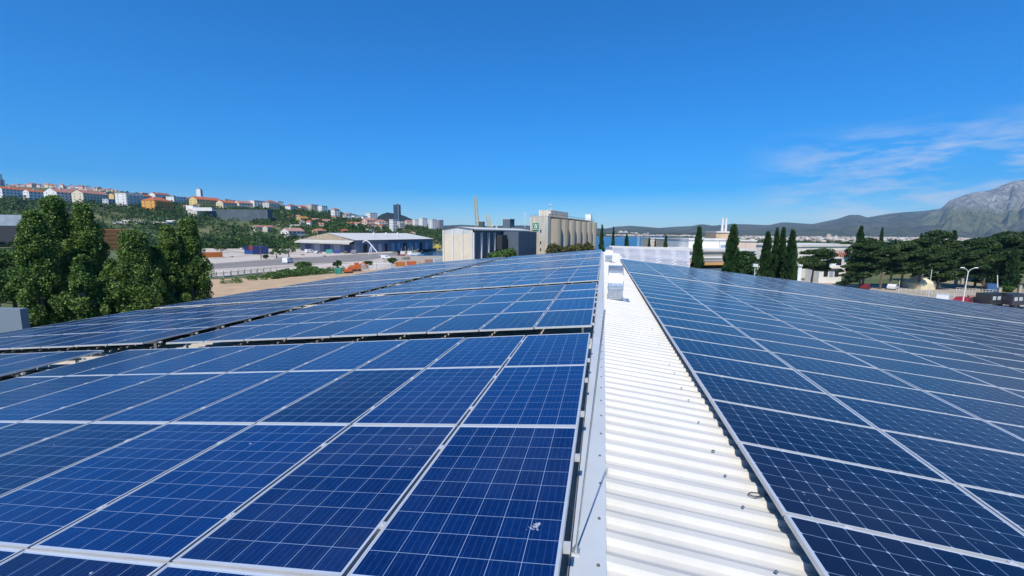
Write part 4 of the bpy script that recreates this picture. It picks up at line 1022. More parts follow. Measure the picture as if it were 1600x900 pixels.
# ---- cranes and masts
mcr = mat('crane_paint', (.50, .36, .12), .7, noise=.3, nscale=.3)
def boom(px0, y0, px1, y1, D, w0, w1, lb, base=True, cab=True):
    w0 *= .58; w1 *= .62; a, t = at(px0, y0, D), at(px1, y1, D + 4)
    e = empty('harbour_crane', (a.x, a.y, 0)); tag(e, lb, 'crane', 'harbour cranes')
    A, T_2 = a - Vector((a.x, a.y, 0)), t - Vector((a.x, a.y, 0)); b = MB()
    L_ = (T_2 - A); rr = RH
    for s in (-1, 1):
        for s2 in (-1, 1): b.tube(A + rr * (s * w0) + FH * (s2 * w0), T_2 + rr * (s * w1) + FH * (s2 * w1), .22, .16, 5)
    n = 12
    for k in range(n):
        p, q = A + L_ * (k / n), A + L_ * ((k + 1) / n); wa = w0 + (w1 - w0) * k / n; wb = w0 + (w1 - w0) * (k + 1) / n
        s = 1 if k % 2 else -1
        b.tube(p + rr * (s * wa), q - rr * (s * wb), .11, .11, 4); b.tube(p + rr * wa, p - rr * wa, .1, .1, 4)
    b.build('boom', mcr, e)
    b = MB(); b.box(-1.4, 1.4, -1.4, 1.4, 0, A.z - .5); b.build('tower', mcr, e)
    if cab:
        b = MB(); b.box(A.x + .9, A.x + 3.6, A.y - 1.5, A.y + 1.5, A.z - .5, A.z + 3.4); b.build('cabin', mat('dark_cabin', (.06, .09, .08), .5, noise=.2), e)
boom(746.5, 356, 742, 306, 240, 1.6, 1.0, 'tall lattice crane jib rising almost vertically above the grain hall')
boom(764, 356, 759.5, 336, 420, 1.4, .7, 'short paired crane jib right of the tall crane, front one', cab=False)
boom(768, 356, 763.5, 336, 470, 1.2, .6, 'short paired crane jib right of the tall crane, rear one', cab=False)
for (px, y0, y1, D, lb) in ((820, 358, 331, 230, 'thin white mast left of the silo front'), (769, 357, 349, 200, 'short pale post on the grain hall, left of two'), (776, 357, 351, 200, 'short pale post on the grain hall, right of two'),
                            (408, 405, 371, 215, 'dark pole in front of the blue container stack'), (998, 386, 365, 420, 'tall white sailing mast, right of the pair'), (996, 386, 369, 425, 'shorter white sailing mast, left of the pair')):
    a, t = at(px, y0, D), at(px, y1, D); b = MB(); b.tube((0, 0, -a.z if D < 300 else -2), (0, 0, t.z - a.z), .22, .14, 6); b.box(-.6, .6, -.1, .1, t.z - a.z - 1.2, t.z - a.z - 1.0)
    o = b.build('pole', mat('dark_pole', (.1, .1, .1), .7, noise=.2) if px == 408 else paint((.75, .75, .75)), loc=a); tag(o, lb, 'pole')
# bent light conveyor at the quay (white arch with legs)
D = 232; P_ = lambda x, y: at(x, y, D)
e = empty('quay_loader', P_(574, 397)); b = MB(); o0 = P_(574, 397)
b.path([P_(567, 379) - o0, P_(569, 376.5) - o0, P_(573, 376) - o0, P_(577, 379) - o0, P_(590, 395) - o0], .3, 6); b.build('arm', paint((.75, .75, .75)), e)
b = MB(); b.tube(P_(580, 384) - o0, P_(580, 397) - o0, .2); b.tube(P_(579, 386) - o0, P_(576, 398) - o0, .2); b.build('leg', paint((.75, .75, .75)), e); tag(e, 'white bent loading arm on legs in front of the quay warehouse', 'loader')

# ---- containers, huts and clutter in the yard
def container(px0, px1, yt, yb, rot, c_, lb, name='shipping_container', rows=1, ratio=2.4, D=None, group=None, cat='container'):
    p = gnd((px0 + px1) / 2, yb); D = dep(p) + 1; W_ = pw(px1 - px0, D); th = R_(rot)
    L = W_ / (math.cos(th) + math.sin(th) / ratio); B = L / ratio; Hc = (yb - yt) * D / F / rows
    vaz = math.atan2(p.x, p.y)
    for r in range(rows):
        e = empty(name, (p.x, p.y, r * Hc), -vaz + th); cc = c_[r] if isinstance(c_, list) else c_; ll = lb[r] if isinstance(lb, list) else lb
        tag(e, ll, cat, group)
        b = MB(); b.box(-L / 2, L / 2, -B / 2, B / 2, .05, Hc - .03)
        n = int(L / .5)
        for k in range(n): x = -L / 2 + (k + .3) * L / n; b.box(x, x + L / n * .4, -B / 2 - .06, -B / 2 - .003, .2, Hc - .2)
        b.build('body', paint(cc), e)
        b = MB()
        for sx in (-1, 1):
            for sy in (-1, 1): x, y = sx * L / 2, sy * B / 2; b.box(x - .1, x + .1, y - .1, y + .1, .02, Hc)
        b.build('corner_post', paint(tuple(v * .7 for v in cc)), e)
        b = MB(); b.box(-L / 2 - .06, -L / 2 - .003, -B / 2 + .15, -.03, .25, Hc - .2); b.box(-L / 2 - .06, -L / 2 - .003, .03, B / 2 - .15, .25, Hc - .2); b.build('door', paint(tuple(v * .85 for v in cc)), e)
gc = 'shipping containers in the yard'
NAV, BLU, RED, ORC = (.02, .04, .15), (.04, .12, .35), (.45, .06, .05), (.55, .18, .04)
container(397, 418, 384.5, 397, 4, [NAV, NAV], ['navy container at the bottom right of the blue stack', 'navy container on top at the right of the blue stack'], rows=2, group=gc)
container(390, 397, 384.5, 397, 4, [BLU, RED], ['bright blue container at the bottom middle of the stack', 'red container on top in the middle of the blue stack'], rows=2, ratio=1.0, group=gc)
container(383, 389.5, 384.5, 397, 4, [BLU, NAV], ['bright blue container at the bottom left of the stack', 'navy container on top at the left of the blue stack'], rows=2, ratio=1.0, group=gc)
container(319, 345, 394, 402, 20, ORC, 'low orange skip container beside the small round tree', group=gc)
container(585, 611, 411, 420, 22, (.74, .72, .68), 'white double site cabin near the orange excavator', name='site_cabin', group='site cabins', cat='cabin')
container(562, 575, 413, 421, 20, (.45, .4, .36), 'small grey box beside the orange loader', name='storage_box', cat='box')
container(510, 519, 390, 396, 10, (.08, .42, .36), 'turquoise skip in front of the warehouse', group=gc, ratio=1.5)
container(522, 531, 390, 396, 10, (.08, .1, .35), 'blue-violet skip right of the turquoise one', group=gc, ratio=1.5)
container(524, 533, 419, 428, 15, (.06, .36, .26), 'green skip under a white parasol-like sheet at the sand edge', group=gc, ratio=1.3)
for i, (a, b2, yt, yb, cc, ll) in enumerate([(619, 632, 409, 416, ORC, 'orange pipe stack nearest the white site cabin'), (636, 650, 408, 414.5, (.6, .16, .05), 'bright orange pipe stack in the middle of the quay clutter'),
        (654, 664, 408, 413, (.62, .45, .3), 'sand coloured pallet pile right of the orange stacks'), (664, 676, 405, 411.5, (.45, .27, .18), 'rusty brown pallet pile closest to the basin'), (628, 640, 401, 406, (.35, .3, .26), 'grey brown pile behind the orange stacks'),
        (676, 690, 404, 410, (.5, .58, .62), 'pale blue pallet pile by the cream hall')]):
    container(a, b2, yt, yb, 12 + i * 5, cc, ll, name='pipe_stack', group='stacked goods on the quay', cat='stack', ratio=1.8)
for i, (px, yb, w_, cc, ll) in enumerate([(556, 399, 4, (.45, .35, .25), 'tiny wooden crate by the warehouse corner'), (592, 400, 5, (.6, .6, .58), 'small white crate beside the parked white van'), (612, 397, 5, (.3, .32, .35), 'small grey crate near the quay loader'),
        (470, 399, 5, (.5, .42, .3), 'tan crate right of the two small trees'), (505, 401, 4, (.35, .3, .28), 'lone brown crate on the open yard'), (648, 417, 5, (.55, .5, .4), 'pale crate below the orange pipe stacks'), (600, 423, 5, (.5, .4, .28), 'tan crate in front of the white site cabin'),
        (375, 390, 6, (.6, .58, .55), 'pale crate left of the blue container stack'), (360, 402, 4, (.4, .3, .22), 'brown crate on the pale yard below the orange skip'), (641, 411, 4, (.12, .25, .35), 'dark blue crate between the two orange stacks')]):
    container(px, px + w_, yb - w_ * .45, yb, 10 + 7 * i, cc, ll, name='crate', group='loose crates in the yard', cat='crate', ratio=1.4)
for i, pl in enumerate([[(330, 404), (400, 398), (470, 394.5), (540, 393)], [(300, 418), (380, 411), (470, 405.5), (560, 401)], [(330, 428), (420, 419), (500, 412), (590, 405)], [(350, 391), (420, 400), (500, 408), (545, 412)]]):
    b = MB(); q = [gnd(x, y, .10) for x, y in pl]
    for w_ in (-.9, .9):
        for p0, p1 in zip(q, q[1:]):
            d = (p1 - p0).normalized(); n = Vector((-d.y, d.x, 0)); b.add([p0 + n * (w_ - .22), p1 + n * (w_ - .22), p1 + n * (w_ + .22), p0 + n * (w_ + .22)], [(0, 1, 2, 3)])
    tag(b.build('tyre_marks', mat('tyre_marks', (.2, .18, .16), .9, c2=(.36, .32, .28), nscale=.15)), kind='structure')
# excavator / telehandler
def excavator(px, py, s, lb, cc):
    p = gnd(px, py); e = empty('excavator', p, -math.atan2(p.x, p.y) + .3); tag(e, lb, 'excavator', 'construction machines')
    b = MB(); b.box(-2.2 * s, 1.6 * s, -1.4 * s, 1.4 * s, 1.0 * s, 2.6 * s); b.build('body', paint(cc), e)
    b = MB(); b.box(-.6 * s, 1.0 * s, -1.3 * s, -.1 * s, 2.6 * s, 3.7 * s); b.build('cab', paint(tuple(v * .9 for v in cc)), e)
    b = MB(); b.path([Vector((1.2 * s, .5 * s, 2.4 * s)), Vector((3.6 * s, .5 * s, 3.6 * s)), Vector((5.4 * s, .5 * s, 1.2 * s))], .25 * s, 6); b.build('arm', paint(cc), e)
    b = MB()
    for sy in (-1, 1): b.box(-2.2 * s, 1.8 * s, sy * 1.2 * s - .3 * s, sy * 1.2 * s + .3 * s, 0, .95 * s)
    b.build('track', MDARK, e)
excavator(556, 424, .85, 'orange excavator beside the white site cabin', (.6, .16, .04))
excavator(545, 427, .6, 'smaller orange loader in front of the excavator', (.58, .14, .04))
# vehicles ---------------------------------------------------------------
def car(px, py, rz, c_, lb, van=False, truck=False, s=1.0, p=None, name='parked_car', cat='car', group='parked vehicles'):
    p = p or gnd(px, py); e = empty(name, p, rz); tag(e, lb, cat, group); e.scale = (s, s, s)
    body = mat('car_paint_%02x%02x%02x' % tuple(int(v * 255) for v in c_), c_, .3, spec=.6, noise=.05)
    b = MB()
    if van: pr = [(-2.3, .35), (2.3, .35), (2.35, 1.0), (1.7, 1.25), (1.1, 2.0), (-2.3, 2.05)]; wv = .92
    elif truck: pr = [(-3.4, .9), (3.3, .9), (3.3, 2.0), (2.0, 2.2), (2.0, 2.9), (-3.4, 2.9)]; wv = 1.2
    else: pr = [(-2.1, .32), (2.1, .32), (2.15, .75), (1.2, .92), (.5, 1.4), (-1.0, 1.42), (-1.75, 1.0), (-2.12, .9)]; wv = .86
    n = len(pr); vs_ = [(x, -wv, z) for x, z in pr] + [(x, wv, z) for x, z in pr]
    b.add(vs_, [tuple(range(n)), tuple(range(n, 2 * n))[::-1]] + [(i, n + i, n + (i + 1) % n, (i + 1) % n) for i in range(n)]); b.build('body', body, e)
    b = MB()
    if van: b.box(.0, 1.15, -wv - .01, wv + .01, 1.25, 1.8)
    elif truck:
        b.box(2.1, 3.0, -wv - .01, wv + .01, 1.5, 1.95)
        for q in range(4): b.box(-2.9 + q * 1.2, -2.1 + q * 1.2, -wv - .012, wv + .012, 1.75, 2.45)
    else:
        for sy in (-1, 1): b.add([(1.0, sy * (wv + .01), .95), (.48, sy * (wv + .01), 1.33), (-.95, sy * (wv + .01), 1.35), (-1.5, sy * (wv + .01), .98)], [(0, 1, 2, 3)])
        b.add([(1.22, -.7, .93), (1.22, .7, .93), (.53, .7, 1.39), (.53, -.7, 1.39)], [(0, 1, 2, 3)])
    b.build('window', MGLASSW if not truck else mat('painted_glint_pane', (.55, .6, .62), .25, noise=.3), e)  # pale truck pane colour stands in for light on the glass
    for sx in ((-1.35, 1.35) if not truck else (-2.2, 2.3)):
        for sy in (-1, 1):
            b = MB(); rw = .33 if not truck else .48; b.tube((sx, sy * (wv - .16), rw), (sx, sy * (wv + .03), rw), rw, rw, 14); b.build('wheel', MDARK, e)
    return e
car(603, 404.5, .3, (.7, .7, .7), 'white van parked on the lane near the quay', van=True, name='parked_van', cat='van')
for i, (px, py, c_, l_) in enumerate([(484, 395, (.75, .75, .75), 'white boat-like trailer left of the warehouse canopy'), (497, 396, (.6, .6, .6), 'pale van under the warehouse canopy end'), (450, 411, (.8, .8, .8), 'white pickup near the two dark trees'),
                                      (540, 396, (.08, .09, .1), 'dark car beside the warehouse corner'), (552, 396, (.3, .3, .32), 'grey car at the warehouse corner')]):
    car(px, py, 1.2 + i * .3, c_, l_, van=(i % 2 == 0), s=1.2)
# fishing boats in the basin
def boat(px, py, s, hull, lb, rz=.5):
    p = gnd(px, py, -2.0); e = empty('fishing_boat', (p.x, p.y, -2.0), rz); tag(e, lb, 'boat', 'boats in the basin')
    pr = [(-5, 0), (-5, 1.3), (-1, 1.5), (3, 1.3), (5.5, 0), (3, -1.3), (-1, -1.5), (-5, -1.3)]
    b = MB(); b.v = [(x * s * .8, y * s * .6, 0) for x, y in pr] + [(x * s, y * s, (1.6 + (.9 if x > 3 else 0)) * s) for x, y in pr]
    n = len(pr); b.f = [tuple(range(n))[::-1], tuple(range(n, 2 * n))] + [(i, (i + 1) % n, n + (i + 1) % n, n + i) for i in range(n)]; b.build('hull', paint(hull), e)
    b = MB(); b.box(-3.4 * s, -.6 * s, -.9 * s, .9 * s, 1.6 * s, 3.6 * s); b.build('wheelhouse', paint(WH), e)
    b = MB(); b.tube((-.2 * s, 0, 1.6 * s), (-.2 * s, 0, 7 * s), .1, .07); b.tube((-2.8 * s, 0, 3.5 * s), (-2.8 * s, 0, 5.8 * s), .08, .06); b.tube((-.2 * s, 0, 2.5 * s), (3.5 * s, 0, 5 * s), .07, .05); b.build('mast', paint((.6, .6, .6)), e)
boat(634, 401, 1.0, (.5, .08, .08), 'red and white fishing boat with masts beside the quay', .6)
boat(645, 401, 1.0, (.75, .75, .75), 'white fishing boat right of the red one', .4)
boat(654, 402, .85, (.05, .2, .4), 'blue fishing boat closest to open water', .8)
p = gnd(683, 389.5); e = empty('yellow_machine', p, .6); b = MB(); b.box(-3, 3, -1.5, 1.5, .8, 2.6); b.box(-1, 1.2, -1.2, 1.2, 2.6, 4); b.build('body', paint((.65, .5, .08)), e); b = MB(); b.tube((-2, -1.6, .8), (-2, 1.6, .8), .8, .8, 12); b.tube((2, -1.6, .8), (2, 1.6, .8), .8, .8, 12); b.build('wheel', MDARK, e); tag(e, 'yellow wheeled machine on the quay edge near the cream hall', 'machine')
# quay edge
slab(640, 705, 388.2, 392, mat('quay_concrete', (.30, .28, .26), .9, noise=.2), 'quay_wall', 'dark grey quay edge on the far side of the harbour basin', 'quay', D=371, depth=5)
# concrete post fence
ffs = [(300, 438), (322, 436), (338, 434.5), (349.5, 433.5), (361, 432), (372, 431), (382, 430), (392, 429), (402, 428), (412, 427), (423, 426), (431, 425.5)]
e = empty('concrete_fence', gnd(361, 432)); o0 = gnd(361, 432); tag(e, 'long cream concrete post fence with low base wall along the sandy strip', 'fence')
for (x, y) in ffs:
    p = gnd(x, y) - o0; b = MB(); b.box(-.14, .14, -.14, .14, 0, 1.95); b.build('post', paint((.66, .6, .46)), e, loc=p)
b = MB(); pp = [gnd(x, y) - o0 for x, y in ffs]
for p, q in zip(pp, pp[1:]):
    d = (q - p).normalized(); n = Vector((-d.y, d.x, 0)) * .1
    for (z0, z1) in ((0, .38), (1.5, 1.56), (.95, 1.0)): b.add([p - n + Vector((0, 0, z0)), q - n + Vector((0, 0, z0)), q + n + Vector((0, 0, z0)), p + n + Vector((0, 0, z0)), p - n + Vector((0, 0, z1)), q - n + Vector((0, 0, z1)), q + n + Vector((0, 0, z1)), p + n + Vector((0, 0, z1))],
                               [(0, 3, 2, 1), (4, 5, 6, 7), (0, 1, 5, 4), (1, 2, 6, 5), (2, 3, 7, 6), (3, 0, 4, 7)])
b.build('base_wall', paint((.6, .53, .4)), e)

# ---- right side buildings
def rbox(px0, px1, yt, yb, D, m, name, lb, cat, depth=12, D1=None, parts=(), zb=None, roofm=None):
    """box with its front from px0 to px1; parts: (name, s0, s1, y0, y1, material, out)"""
    D1 = D1 or D; a, c = V2(px0, D), V2(px1, D1); pc = (a + c) / 2; u = (c - a).normalized(); n = Vector((u.y, -u.x))
    if n.dot(Vector((FH.x, FH.y))) > 0: n = -n
    zt = at(px0, yt, D).z; z0 = 0 if zb is None else zb
    e = empty(name, (pc.x, pc.y, z0)); tag(e, lb, cat); L = (c - a).length
    f = lambda s, o: ((a + u * (L * s) + n * o) - pc)
    b = MB(); b.prism([tuple(f(0, 0)), tuple(f(1, 0)), tuple(f(1, -depth)), tuple(f(0, -depth))], 0, zt - z0); b.build('wall', m, e)
    b = MB(); b.prism([tuple(f(-.01, .25)), tuple(f(1.01, .25)), tuple(f(1.01, -depth - .2)), tuple(f(-.01, -depth - .2))], zt - z0 + .003, zt - z0 + .35); b.build('roof', roofm or paint((.66, .64, .6)), e)
    for (nm, s0, s1, y0, y1, mm, oo) in parts:
        za, zb_ = at(px0, y0, D).z - z0, at(px0, y1, D).z - z0
        b = MB(); b.prism([tuple(f(s0, .01)), tuple(f(s1, .01)), tuple(f(s1, oo)), tuple(f(s0, oo))], min(za, zb_), max(za, zb_)); b.build(nm, mm, e)
    return e
mcw = paint((.74, .70, .60)); mst = paint((.5, .46, .4)); mora = paint((.62, .34, .1)); mdk = mat('dark_opening', (.02, .02, .025)); mbl = mat('pale_blue_window', (.3, .36, .48), .3, noise=.1)
rbox(1076, 1183, 392.5, 420, 88, paint((.80, .77, .70)), 'office_block', 'cream office block with orange ledge behind the first two large cypresses', 'building', depth=16, D1=92,
     parts=[('ledge', 0, .62, 391.5, 393.5, mst, .5), ('window_band', .24, .6, 396, 400, mst, .08), ('awning', .0, .6, 411, 414, mora, 1.2), ('dark_band', 0, .6, 414.5, 420, mdk, .1), ('window', .50, .535, 397, 400.5, mbl, .15), ('pilaster', .58, .61, 393, 420, mcw, .5), ('ledge', 0, .58, 403, 403.7, mst, .3), ('ledge', 0, .58, 407, 407.7, mst, .3)])  # flat dark band on the wall below the awning
rbox(1077, 1142, 375, 392.5, 100, paint((.82, .80, .74)), 'upper_office_wing', 'smooth cream upper storey with one pale blue window beneath the two chimneys', 'building', depth=14, parts=[('window', .77, .92, 382, 391, mbl, .1), ('downpipe', .735, .745, 376, 392, mst, .15)])
rbox(1150, 1183, 377, 393, 104, paint((.66, .53, .42)), 'pink_office_wing', 'pinkish stone wing right of the second large cypress', 'building', depth=10, parts=[('joint', .49, .5, 378, 393, mst, .05)])
e = rbox(1119, 1143, 363.5, 376, 112, paint((.62, .45, .28)), 'boiler_house', 'tan boiler house carrying two white chimneys', 'building', depth=6)
c = e.location
for k, px in enumerate((1128, 1133.5)):
    p = at(px, 363, 114); t = at(px + 1.2, 341, 114); b = MB(); b.tube((0, 0, 0), (0, 0, t.z - p.z), .34, .29, 12); o = b.build('chimney', paint((.68, .68, .66)), e, loc=(p.x - c.x, p.y - c.y, p.z - c.z))
rbox(1043, 1076, 374.5, 392, 175, paint((.55, .5, .42)), 'low_warehouse', 'low beige warehouse with dark roof edge left of the cream office block', 'warehouse', depth=20, parts=[('roof_edge', 0, 1, 374, 376.5, mdk, .4), ('window', .55, .8, 380, 385, paint((.35, .25, .2)), .1), ('window', .1, .3, 380, 386, paint((.7, .5, .4)), .1)])
rbox(1017, 1036, 373, 392, 190, paint((.62, .58, .48)), 'low_office', 'small beige building with horizontal window bands between the small cypresses', 'building', depth=14, parts=[('window_band', .1, .95, 377, 379, mst, .1), ('window_band', .1, .95, 382, 384, mst, .1)])
rbox(1045, 1056, 376, 392, 165, paint((.7, .7, .7)), 'white_kiosk', 'white kiosk with dark window right of the lone small cypress', 'kiosk', depth=4, parts=[('window', .2, .6, 378, 384, mdk, .1)])
rbox(1222, 1342, 384, 425, 135, paint((.80, .76, .66)), 'long_depot', 'long beige depot with low parapet behind the pines and cypresses', 'building', depth=18, D1=150, parts=[('cornice', 0, 1, 384, 386, paint((.72, .66, .52)), .3), ('wall_panel', .62, .95, 392, 404, paint((.62, .47, .38)), .12)])
# red scrawl painted on the depot wall panel
a, c = V2(1222, 135), V2(1342, 150); u = (c - a).normalized(); n = Vector((u.y, -u.x)); n = n if n.dot(Vector((FH.x, FH.y))) < 0 else -n
b = MB(); rs = np.random.default_rng(3); zt_, zb_ = at(1300, 393.5, 143).z, at(1300, 402.5, 143).z; L = (c - a).length
for k in range(11):
    s0 = .65 + k * .027; pts = []
    for q in range(7):
        s = s0 + .012 * math.cos(q * 1.1 + k) ; z = (zt_ + zb_) / 2 + (zt_ - zb_) * .42 * math.sin(q * 1.05 + k * .7) * (1 if k % 3 else .6)
        p = a + u * (L * s) + n * .17; pts.append(Vector((p.x, p.y, z)))
    b.path(pts, .12, 4)
o = b.build('wall_lettering', paint((.5, .06, .06))); tag(o, 'faded red painted scrawl on the depot wall panel', 'wall painting')
rbox(1286, 1322, 417, 446, 126, paint((.74, .72, .66)), 'glazed_pavilion', 'small white pavilion with glazed front between the pines', 'pavilion', depth=6, parts=[('window', .2, .38, 422, 432, mdk, .1), ('window', .45, .62, 422, 432, mbl, .1), ('window', .68, .85, 422, 432, mdk, .1), ('cornice', 0, 1, 417, 419, mcw, .8)])
rbox(1304, 1320, 404, 417, 128, paint((.62, .68, .72)), 'roof_cabin', 'pale blue roof cabin with dark glass on top of the pavilion', 'cabin', depth=4, zb=at(1304, 417, 128).z, parts=[('window', .45, .95, 405, 414, mdk, .1)])
rbox(1241, 1246.5, 424, 440, 98, paint((.75, .42, .05)), 'orange_kiosk', 'orange box beside the last cypress', 'kiosk', depth=2)
rbox(1247.5, 1252, 416, 440, 98.5, paint((.05, .28, .16)), 'green_billboard', 'green upright board between the orange box and the white one', 'board', depth=.3)
rbox(1252.6, 1258, 416, 440, 98.5, paint((.75, .76, .74)), 'white_billboard', 'white upright board right of the green one', 'board', depth=.3)
rbox(1240, 1243.5, 416, 425, 100, paint((.78, .78, .76)), 'white_post_box', 'white column standing behind the orange box', 'column', depth=.6)
rbox(1384, 1416, 398, 425, 160, paint((.66, .58, .46)), 'pale_villa', 'pale villa glimpsed between the pine trunks', 'house', depth=10, parts=[('window', .2, .3, 402, 407, mdk, .1), ('window', .6, .7, 402, 407, mdk, .1)])
# white tent
p = gnd(1434, 451); e = empty('marquee_tent', p, .4); b = MB(); b.add([(-2.4, -2.4, 0), (2.4, -2.4, 0), (2.4, 2.4, 0), (-2.4, 2.4, 0), (-2.4, -2.4, 1.6), (2.4, -2.4, 1.6), (2.4, 2.4, 1.6), (-2.4, 2.4, 1.6), (0, 0, 4.0)], [(0, 1, 5, 4), (1, 2, 6, 5), (2, 3, 7, 6), (3, 0, 4, 7), (4, 5, 8), (5, 6, 8), (6, 7, 8), (7, 4, 8)]); b.build('canopy', paint((.76, .66, .42)), e)
b = MB(); b.tube((0, 0, 3.9), (0, 0, 5), .05); b.box(-.3, .5, -.03, .03, 4.3, 4.9); b.build('flag', paint((.5, .08, .1)), e); tag(e, 'cream pointed tent with a red pennant under the pines', 'tent')
# neighbouring white ribbed roof beyond the right slope
pN = [at(956, 404, 37.0), at(1078, 423, 36), at(1077, 391.5, 70), at(952, 388.0, 70)]
e = empty('white_roofed_hall', (pN[0].x, pN[0].y, 0)); tag(e, 'low white hall with finely ribbed roof just beyond the right roof slope', 'building')
b = MB(); n = 34
for k in range(n):
    t0, t1, t2 = k / n, (k + .55) / n, (k + 1) / n
    for (ta, tb, za, zb2) in ((t0, t1, 0, .16), (t1, t2, .16, 0)):
        q = []
        for t, dz in ((ta, za), (tb, zb2)):
            l = pN[0].lerp(pN[3], t); r = pN[1].lerp(pN[2], t); q.append((l + Vector((0, 0, dz)), r + Vector((0, 0, dz))))
        b.add([q[0][0] - e.location, q[0][1] - e.location, q[1][1] - e.location, q[1][0] - e.location], [(0, 1, 2, 3)])
b.build('roof', paint((.56, .56, .55)), e)
for k in range(15):
    t0 = .03 + k * .062; t1 = t0 + .024; b = MB()
    for q in range(5):
        s0 = .01 + q * .198 + .03 * (k % 2); s1 = min(.99, s0 + .165)
        c4 = [pN[0].lerp(pN[3], t).lerp(pN[1].lerp(pN[2], t), s) + Vector((0, 0, .175)) - e.location for t, s in ((t0, s0), (t0, s1), (t1, s1), (t1, s0))]
        b.add(c4 + [v - Vector((0, 0, .05)) for v in c4], [(0, 1, 2, 3), (7, 6, 5, 4), (0, 4, 5, 1), (1, 5, 6, 2), (2, 6, 7, 3), (3, 7, 4, 0)])
    o = b.build('added_streak_strip', mat('roof_streak_grey', (.47, .47, .50), .5, noise=.3, nscale=1), e)  # made-up grey strips put the reflecting streaks of this roof into colour
b = MB(); zmin = min(p.z for p in pN) - .1; b.add([p - e.location for p in pN] + [Vector((p.x, p.y, 0)) - e.location for p in pN], [(0, 4, 5, 1), (1, 5, 6, 2), (2, 6, 7, 3), (3, 7, 4, 0)]); b.build('wall', paint((.7, .7, .68)), e)
b = MB(); l, r = pN[3] - e.location, pN[2] - e.location; d = (FH * .4)
b.add([l + Vector((0, 0, .0)), r + Vector((0, 0, .0)), r + Vector((0, 0, .42)), l + Vector((0, 0, .42)), l + d, r + d, r + d + Vector((0, 0, .42)), l + d + Vector((0, 0, .42))], [(0, 1, 2, 3), (3, 2, 6, 7), (7, 6, 5, 4)]); b.build('parapet', MW, e)

# church far away and other landmarks on the plain
D = 1500
def lm(px, yt, w_, c_, name, lb, cat, pointed=False, yb=384):
    p = at(px, yb, D); zt = at(px, yt, D).z; e = empty(name, (p.x, p.y, -2)); tag(e, lb, cat); h = zt + 2; w2 = pw(w_, D) / 2
    b = MB(); b.box(-w2, w2, -w2, w2, 0, h * (.75 if pointed else 1)); b.build('wall', paint(c_), e)
    b = MB()
    if pointed: b.add([(-w2, -w2, h * .75), (w2, -w2, h * .75), (w2, w2, h * .75), (-w2, w2, h * .75), (0, 0, h)], [(0, 1, 4), (1, 2, 4), (2, 3, 4), (3, 0, 4)])
    else: b.box(-w2 - .5, w2 + .5, -w2 - .5, w2 + .5, h, h + 1)
    b.build('roof', paint(tuple(v * .9 for v in c_)), e)
lm(1292, 366, 6, (.55, .45, .36), 'concrete_tower', 'brownish concrete tower in the distant town', 'tower')
lm(1287, 370, 3.5, (.3, .27, .25), 'concrete_tower', 'dark slim tower left of the brownish one in the distant town', 'tower')
lm(1298, 371, 9, (.78, .76, .68), 'white_church', 'white pointed church-like building right of the distant towers', 'church', True)
lm(1304.5, 368, 1.5, (.78, .78, .76), 'chimney_stack', 'thin white chimney in the distant town', 'chimney')
lm(1234, 368, 6, (.7, .7, .68), 'white_factory_block', 'white factory block glimpsed beside the last big cypress', 'building', True)

# distant town: nobody can count it
def stuff_boxes(n, f, m, name, lb):
    vs_, fs_ = [], []; k = 0
    for i in range(n):
        r = f()
        if r is None: continue
        px, D, w_, h_ = r; p = at(px, 365, D); z0 = max(0, terr(px, D)) - 1
        a = rng.uniform(-.6, .6); ca, sa = math.cos(a), math.sin(a)
        for (x, y, z) in ((-1, -1, 0), (1, -1, 0), (1, 1, 0), (-1, 1, 0), (-1, -1, 1), (1, -1, 1), (1, 1, 1), (-1, 1, 1)):
            X, Y = x * w_ / 2, y * w_ / 3; vs_.append((p.x + X * ca - Y * sa, p.y + X * sa + Y * ca, z0 + z * h_))
        fs_ += [(k, k + 3, k + 2, k + 1), (k + 4, k + 5, k + 6, k + 7), (k, k + 1, k + 5, k + 4), (k + 1, k + 2, k + 6, k + 5), (k + 2, k + 3, k + 7, k + 6), (k + 3, k, k + 4, k + 7)]; k += 8
    o = addobj(name, npmesh(name, vs_, fs_, m)); return tag(o, lb, 'town', kind='stuff')
mtown = mat('town_render', (.60, .57, .52), .9, c2=(.28, .2, .16), nscale=.03)
stuff_boxes(1100, lambda: (rng.uniform(1085, 1700), 700 + 1900 * rng.uniform(0, 1) ** .8, rng.uniform(6, 13), rng.uniform(4, 9)), mtown, 'distant_town', 'pale specks of the distant town on the plain below the mountains')
stuff_boxes(200, lambda: (rng.uniform(950, 1085), rng.uniform(2320, 2500), rng.uniform(12, 22), rng.uniform(6, 12)), mtown, 'distant_shore_town', 'faint row of houses along the far shore of the bay')

